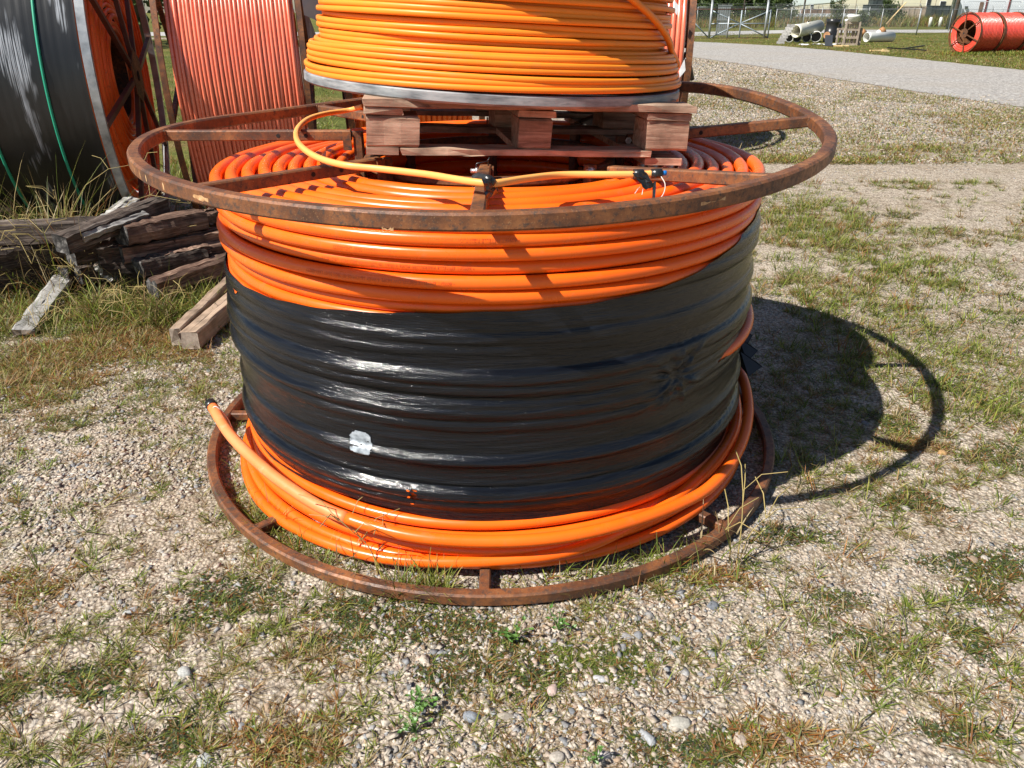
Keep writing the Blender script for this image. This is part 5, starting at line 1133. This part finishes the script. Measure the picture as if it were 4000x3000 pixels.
blk('junk_stack', 'brown stack of junk left below the cream warehouse wall', 3052, 3100, 38, 60, 150, M['brown_junk'], 'junk')
blk('junk_stack', 'reddish brown stack of junk in the middle below the warehouse wall', 3140, 3238, 36, 58, 152, M['brown_junk'], 'junk')
blk('junk_stack', 'dark brown stack of junk next to the long dark container', 3242, 3350, 38, 60, 150, M['brown_junk'], 'junk')
blk('low_wall', 'pale low wall of blocks in the weeds below the warehouse', 3060, 3400, 56, 66, 140, M['white_wall'], 'wall')
def polething(name, label, px0, py0, px1, y, r, mat, h=9, lean=0):
    a = AT(px0, py0, y); base = Vector((a.x, y, 0)); t = thing(name, label, 'utility pole', base); b = MB()
    b.tube([Vector((0, 0, -.1)), Vector((lean*h, 0, h))], [r, r*.75], 10); b.build('shaft', mat, t); b = MB(); b.box((lean*h*.95, -.15, h*.93), (1.6, .1, .12)); b.build('crossarm', mat, t)
polething('utility_pole', 'thin dark utility pole before the left of the cream warehouse', 3137, 60, 3140, 120, .13, M['pole_wood'])
polething('utility_pole', 'thin pale pole before the trees behind the gate', 2903, 60, 2905, 100, .10, M['pole_wood'])
polething('utility_pole', 'thick mossy green pole, left of the close pair by the red reels', 3703, 100, 3720, 80, .17, M['pole_green'], lean=.03)
polething('utility_pole', 'thick brown pole, right of the close pair by the red reels', 3722, 90, 3740, 84, .19, M['pole_wood'], lean=.03)
for px, lb in ((3630, 'left of two short pale bollards beyond the road'), (3669, 'right of two short pale bollards beyond the road')):
    b = MB(); b.lathe([(0, 0), (.16, 0), (.16, .85), (.10, .95), (0, .97)], 12); o = b.build('bollard', M['white_pvc']); o.location = G(px, 106); tag(o, lb, 'bollard')
a = AT(3462, 94, 70); q = AT(3540, 8, 69.5); b = MB(); b.tube([Vector(), q-a], .045, 8); o = b.build('guy_guard', M['plank_yellow']); o.location = a; tag(o, 'slanting yellow guy wire guard standing in the weeds beyond the fence', 'guy guard')
# weeds beyond the far road
P_ = Patch()
def strip(n, px0, px1, py0, py1, Lm, wm, palf, per=7):
    px = rng.uniform(px0, px1, n); py = rng.uniform(py0, py1, n); p = np.array([tuple(G(a_, b_))[:2] for a_, b_ in zip(px, py)])
    P_.add(*tufts(p[:, 0], p[:, 1], per, .35, Lm, wm, palf, lean=(.0, .5), curl=(.1, .7), seg=3, z=0.01))
wp = lambda N, I: np.where((rng.random(N) < .55)[:, None], pick(GREEN*.8, N), np.where((rng.random(N) < .6)[:, None], pick(STRAW*.8, N), pick(BROWN, N)))
strip(2600, 2560, 3760, 78, 106, .95, .06, wp); strip(900, 2560, 3100, 85, 110, .9, .05, wp)
strip(500, 3690, 4050, 208, 218, .12, .03, mixpal(.95, .05), 10)
x, y = pixrange(14000, 2640, 4050, 130, 285, lambda px, py: (py < np.interp(px, FEX, FEY)-1) & (rng.random(len(px)) < .7)); P_.add(*tufts(x, y, 6, .20, .085, .022, mixpal(.55, .30), seg=2, z=.006))
P_.build('tall_grass', 'tall green and straw weeds along the fences and road verges', 'grass')

# trees
def leaf_cloud(n, rx, rz, zc, size, seed, pal):
    g = np.random.default_rng(seed); nb = 26
    cc = g.normal(0, 1, (nb, 3)); cc /= np.linalg.norm(cc, axis=1)[:, None]; cc *= g.uniform(.35, .95, (nb, 1)); br_ = g.uniform(.20, .42, nb)
    I = g.integers(0, nb, n); d = g.normal(0, 1, (n, 3)); d /= np.linalg.norm(d, axis=1)[:, None]; p = cc[I]+d*(br_[I]*g.uniform(.5, 1.05, n))[:, None]
    p = p*np.array([rx, rx, rz])+np.array([0, 0, zc]); p = p[p[:, 2] > .15] ; n = len(p)
    u = g.normal(0, 1, (n, 3)); u /= np.linalg.norm(u, axis=1)[:, None]; v = np.cross(u, g.normal(0, 1, (n, 3))); v /= np.linalg.norm(v, axis=1)[:, None]
    s = size*g.uniform(.6, 1.3, (n, 1)); V = np.stack([p-u*s, p-v*s*.6, p+u*s, p+v*s*.6], 1).reshape(-1, 3)
    col = pal[g.integers(0, len(pal), n)]*g.uniform(.75, 1.25, (n, 1)); return V, np.arange(4*n).reshape(-1, 4), np.repeat(col, 4, 0)
TP = np.array([(.045, .075, .018), (.06, .10, .022), (.035, .06, .018), (.085, .12, .03)])
def tree(label, x, y, h, r, seed, proto=None, cat='tree', size=.17, n=3800):
    t = thing('tree' if cat == 'tree' else 'bush', label, cat, (x, y, 0), (0, 0, seed*1.3), 'trees and bushes beyond the fence')
    if proto:
        for ch in proto.children: c_ = ch.copy(); COL.objects.link(c_); c_.parent = t
        t.scale = (r/proto['r'], r/proto['r'], h/proto['h']); return t
    b = MB(); k = h*.03
    b.tube([(0, 0, -.1), (.05*h*.1, 0, h*.25), (0, .04*h*.2, h*.55), (0, 0, h*.85)], [k, k*.75, k*.45, k*.1], 8)
    for q in range(6):
        a = q*2.4; z = h*(.28+.07*q); b.tube([(0, 0, z), (math.cos(a)*r*.4, math.sin(a)*r*.4, z+h*.10), (math.cos(a)*r*.75, math.sin(a)*r*.75, z+h*.2)], [k*.4, k*.25, k*.08], 6)
    b.build('trunk', M['bark'], t); V, F_, C_ = leaf_cloud(n, r, h*.48, h*.54, size, seed, TP); np_mesh('crown', V, F_, M['leaf'], t, col=C_); t['r'] = r; t['h'] = h; return t
pr1 = tree('dark tree behind the gate, just right of the orange reel', AT(2700, 80, 112).x, 112, 9, 4.2, 1)
pr2 = tree('dark leafy tree behind the middle of the gate', AT(2790, 80, 108).x, 108, 8.5, 4.0, 2)
spots_t = [(2620, 118, 9, 4.4, 'dark tree half hidden behind the pale orange reel'), (2870, 115, 9, 4.2, 'dark tree behind the crossed braces of the gate'), (2940, 110, 8.5, 4.2, 'dark tree behind the right gate post'), (3005, 120, 9, 4.0, 'last dark tree left of the cream warehouse'), (2740, 128, 10, 5, 'tall dark tree in the second row behind the gate, left'), (2900, 130, 10, 5, 'tall dark tree in the second row behind the gate, right'), (3000, 134, 10, 4.5, 'tall dark tree at the corner of the warehouse')]
for i, (px, y, h, r_, lb) in enumerate(spots_t): tree(lb, AT(px, 80, y).x, y, h, r_, 3+i, pr1 if i % 2 else pr2)
pb = tree('low round bush in the weeds behind the gate, left', AT(2705, 90, 98).x, 98, 2.6, 2.4, 31, None, 'bush', .12, 1500)
for i, (px, y, h, r_, lb) in enumerate(((2790, 96, 2.4, 2.2, 'low round bush behind the slatted gate leaf'), (2960, 98, 2.4, 2.4, 'low round bush behind the right of the gate'), (3070, 96, 2.0, 1.6, 'low bush beyond the leaning skid'), (3265, 92, 3.0, 1.0, 'spindly bush rising behind the fence above the white tub'), (3470, 96, 3.1, 1.7, 'leafy bush before the dark container'), (3375, 90, 1.8, 1.3, 'low green bush behind the white fitting'))): tree(lb, AT(px, 90, y).x, y, h, r_, 41+i, pb, 'bush')
for i, (px, y, h, r_, lb) in enumerate(((2640, 104, 4.6, 4.2, 'large bush behind the pale orange reel, beyond the fence'), (2730, 106, 4.8, 4.2, 'large bush at the foot of the tree line left of the slatted leaf'), (2830, 104, 4.4, 4.0, 'large bush at the foot of the tree line behind the short post'), (2905, 106, 4.8, 4.0, 'large bush at the foot of the tree line behind the crossed braces'), (2975, 104, 4.4, 3.8, 'large bush at the foot of the tree line by the right gate post'), (3030, 108, 4.0, 3.0, 'large bush touching the left corner of the warehouse'))): tree(lb, AT(px, 90, y).x, y, h, r_, 81+i, pb, 'bush')
# trees far left, glimpsed between the two left reels, and the line beyond
for i, (x, y, h, r_, lb) in enumerate(((-17.6, 40, 8, 4.5, 'dark tree glimpsed between the black reel and the faded one'), (-23, 43, 9, 5, 'dark tree far left behind the black reel'), (-4, 46, 9, 4.5, 'dark tree behind the faded reel'), (3, 60, 9, 5, 'dark tree behind the yellow coil'))): tree(lb, x, y, h, r_, 61+i, pr1 if i % 2 else pr2)
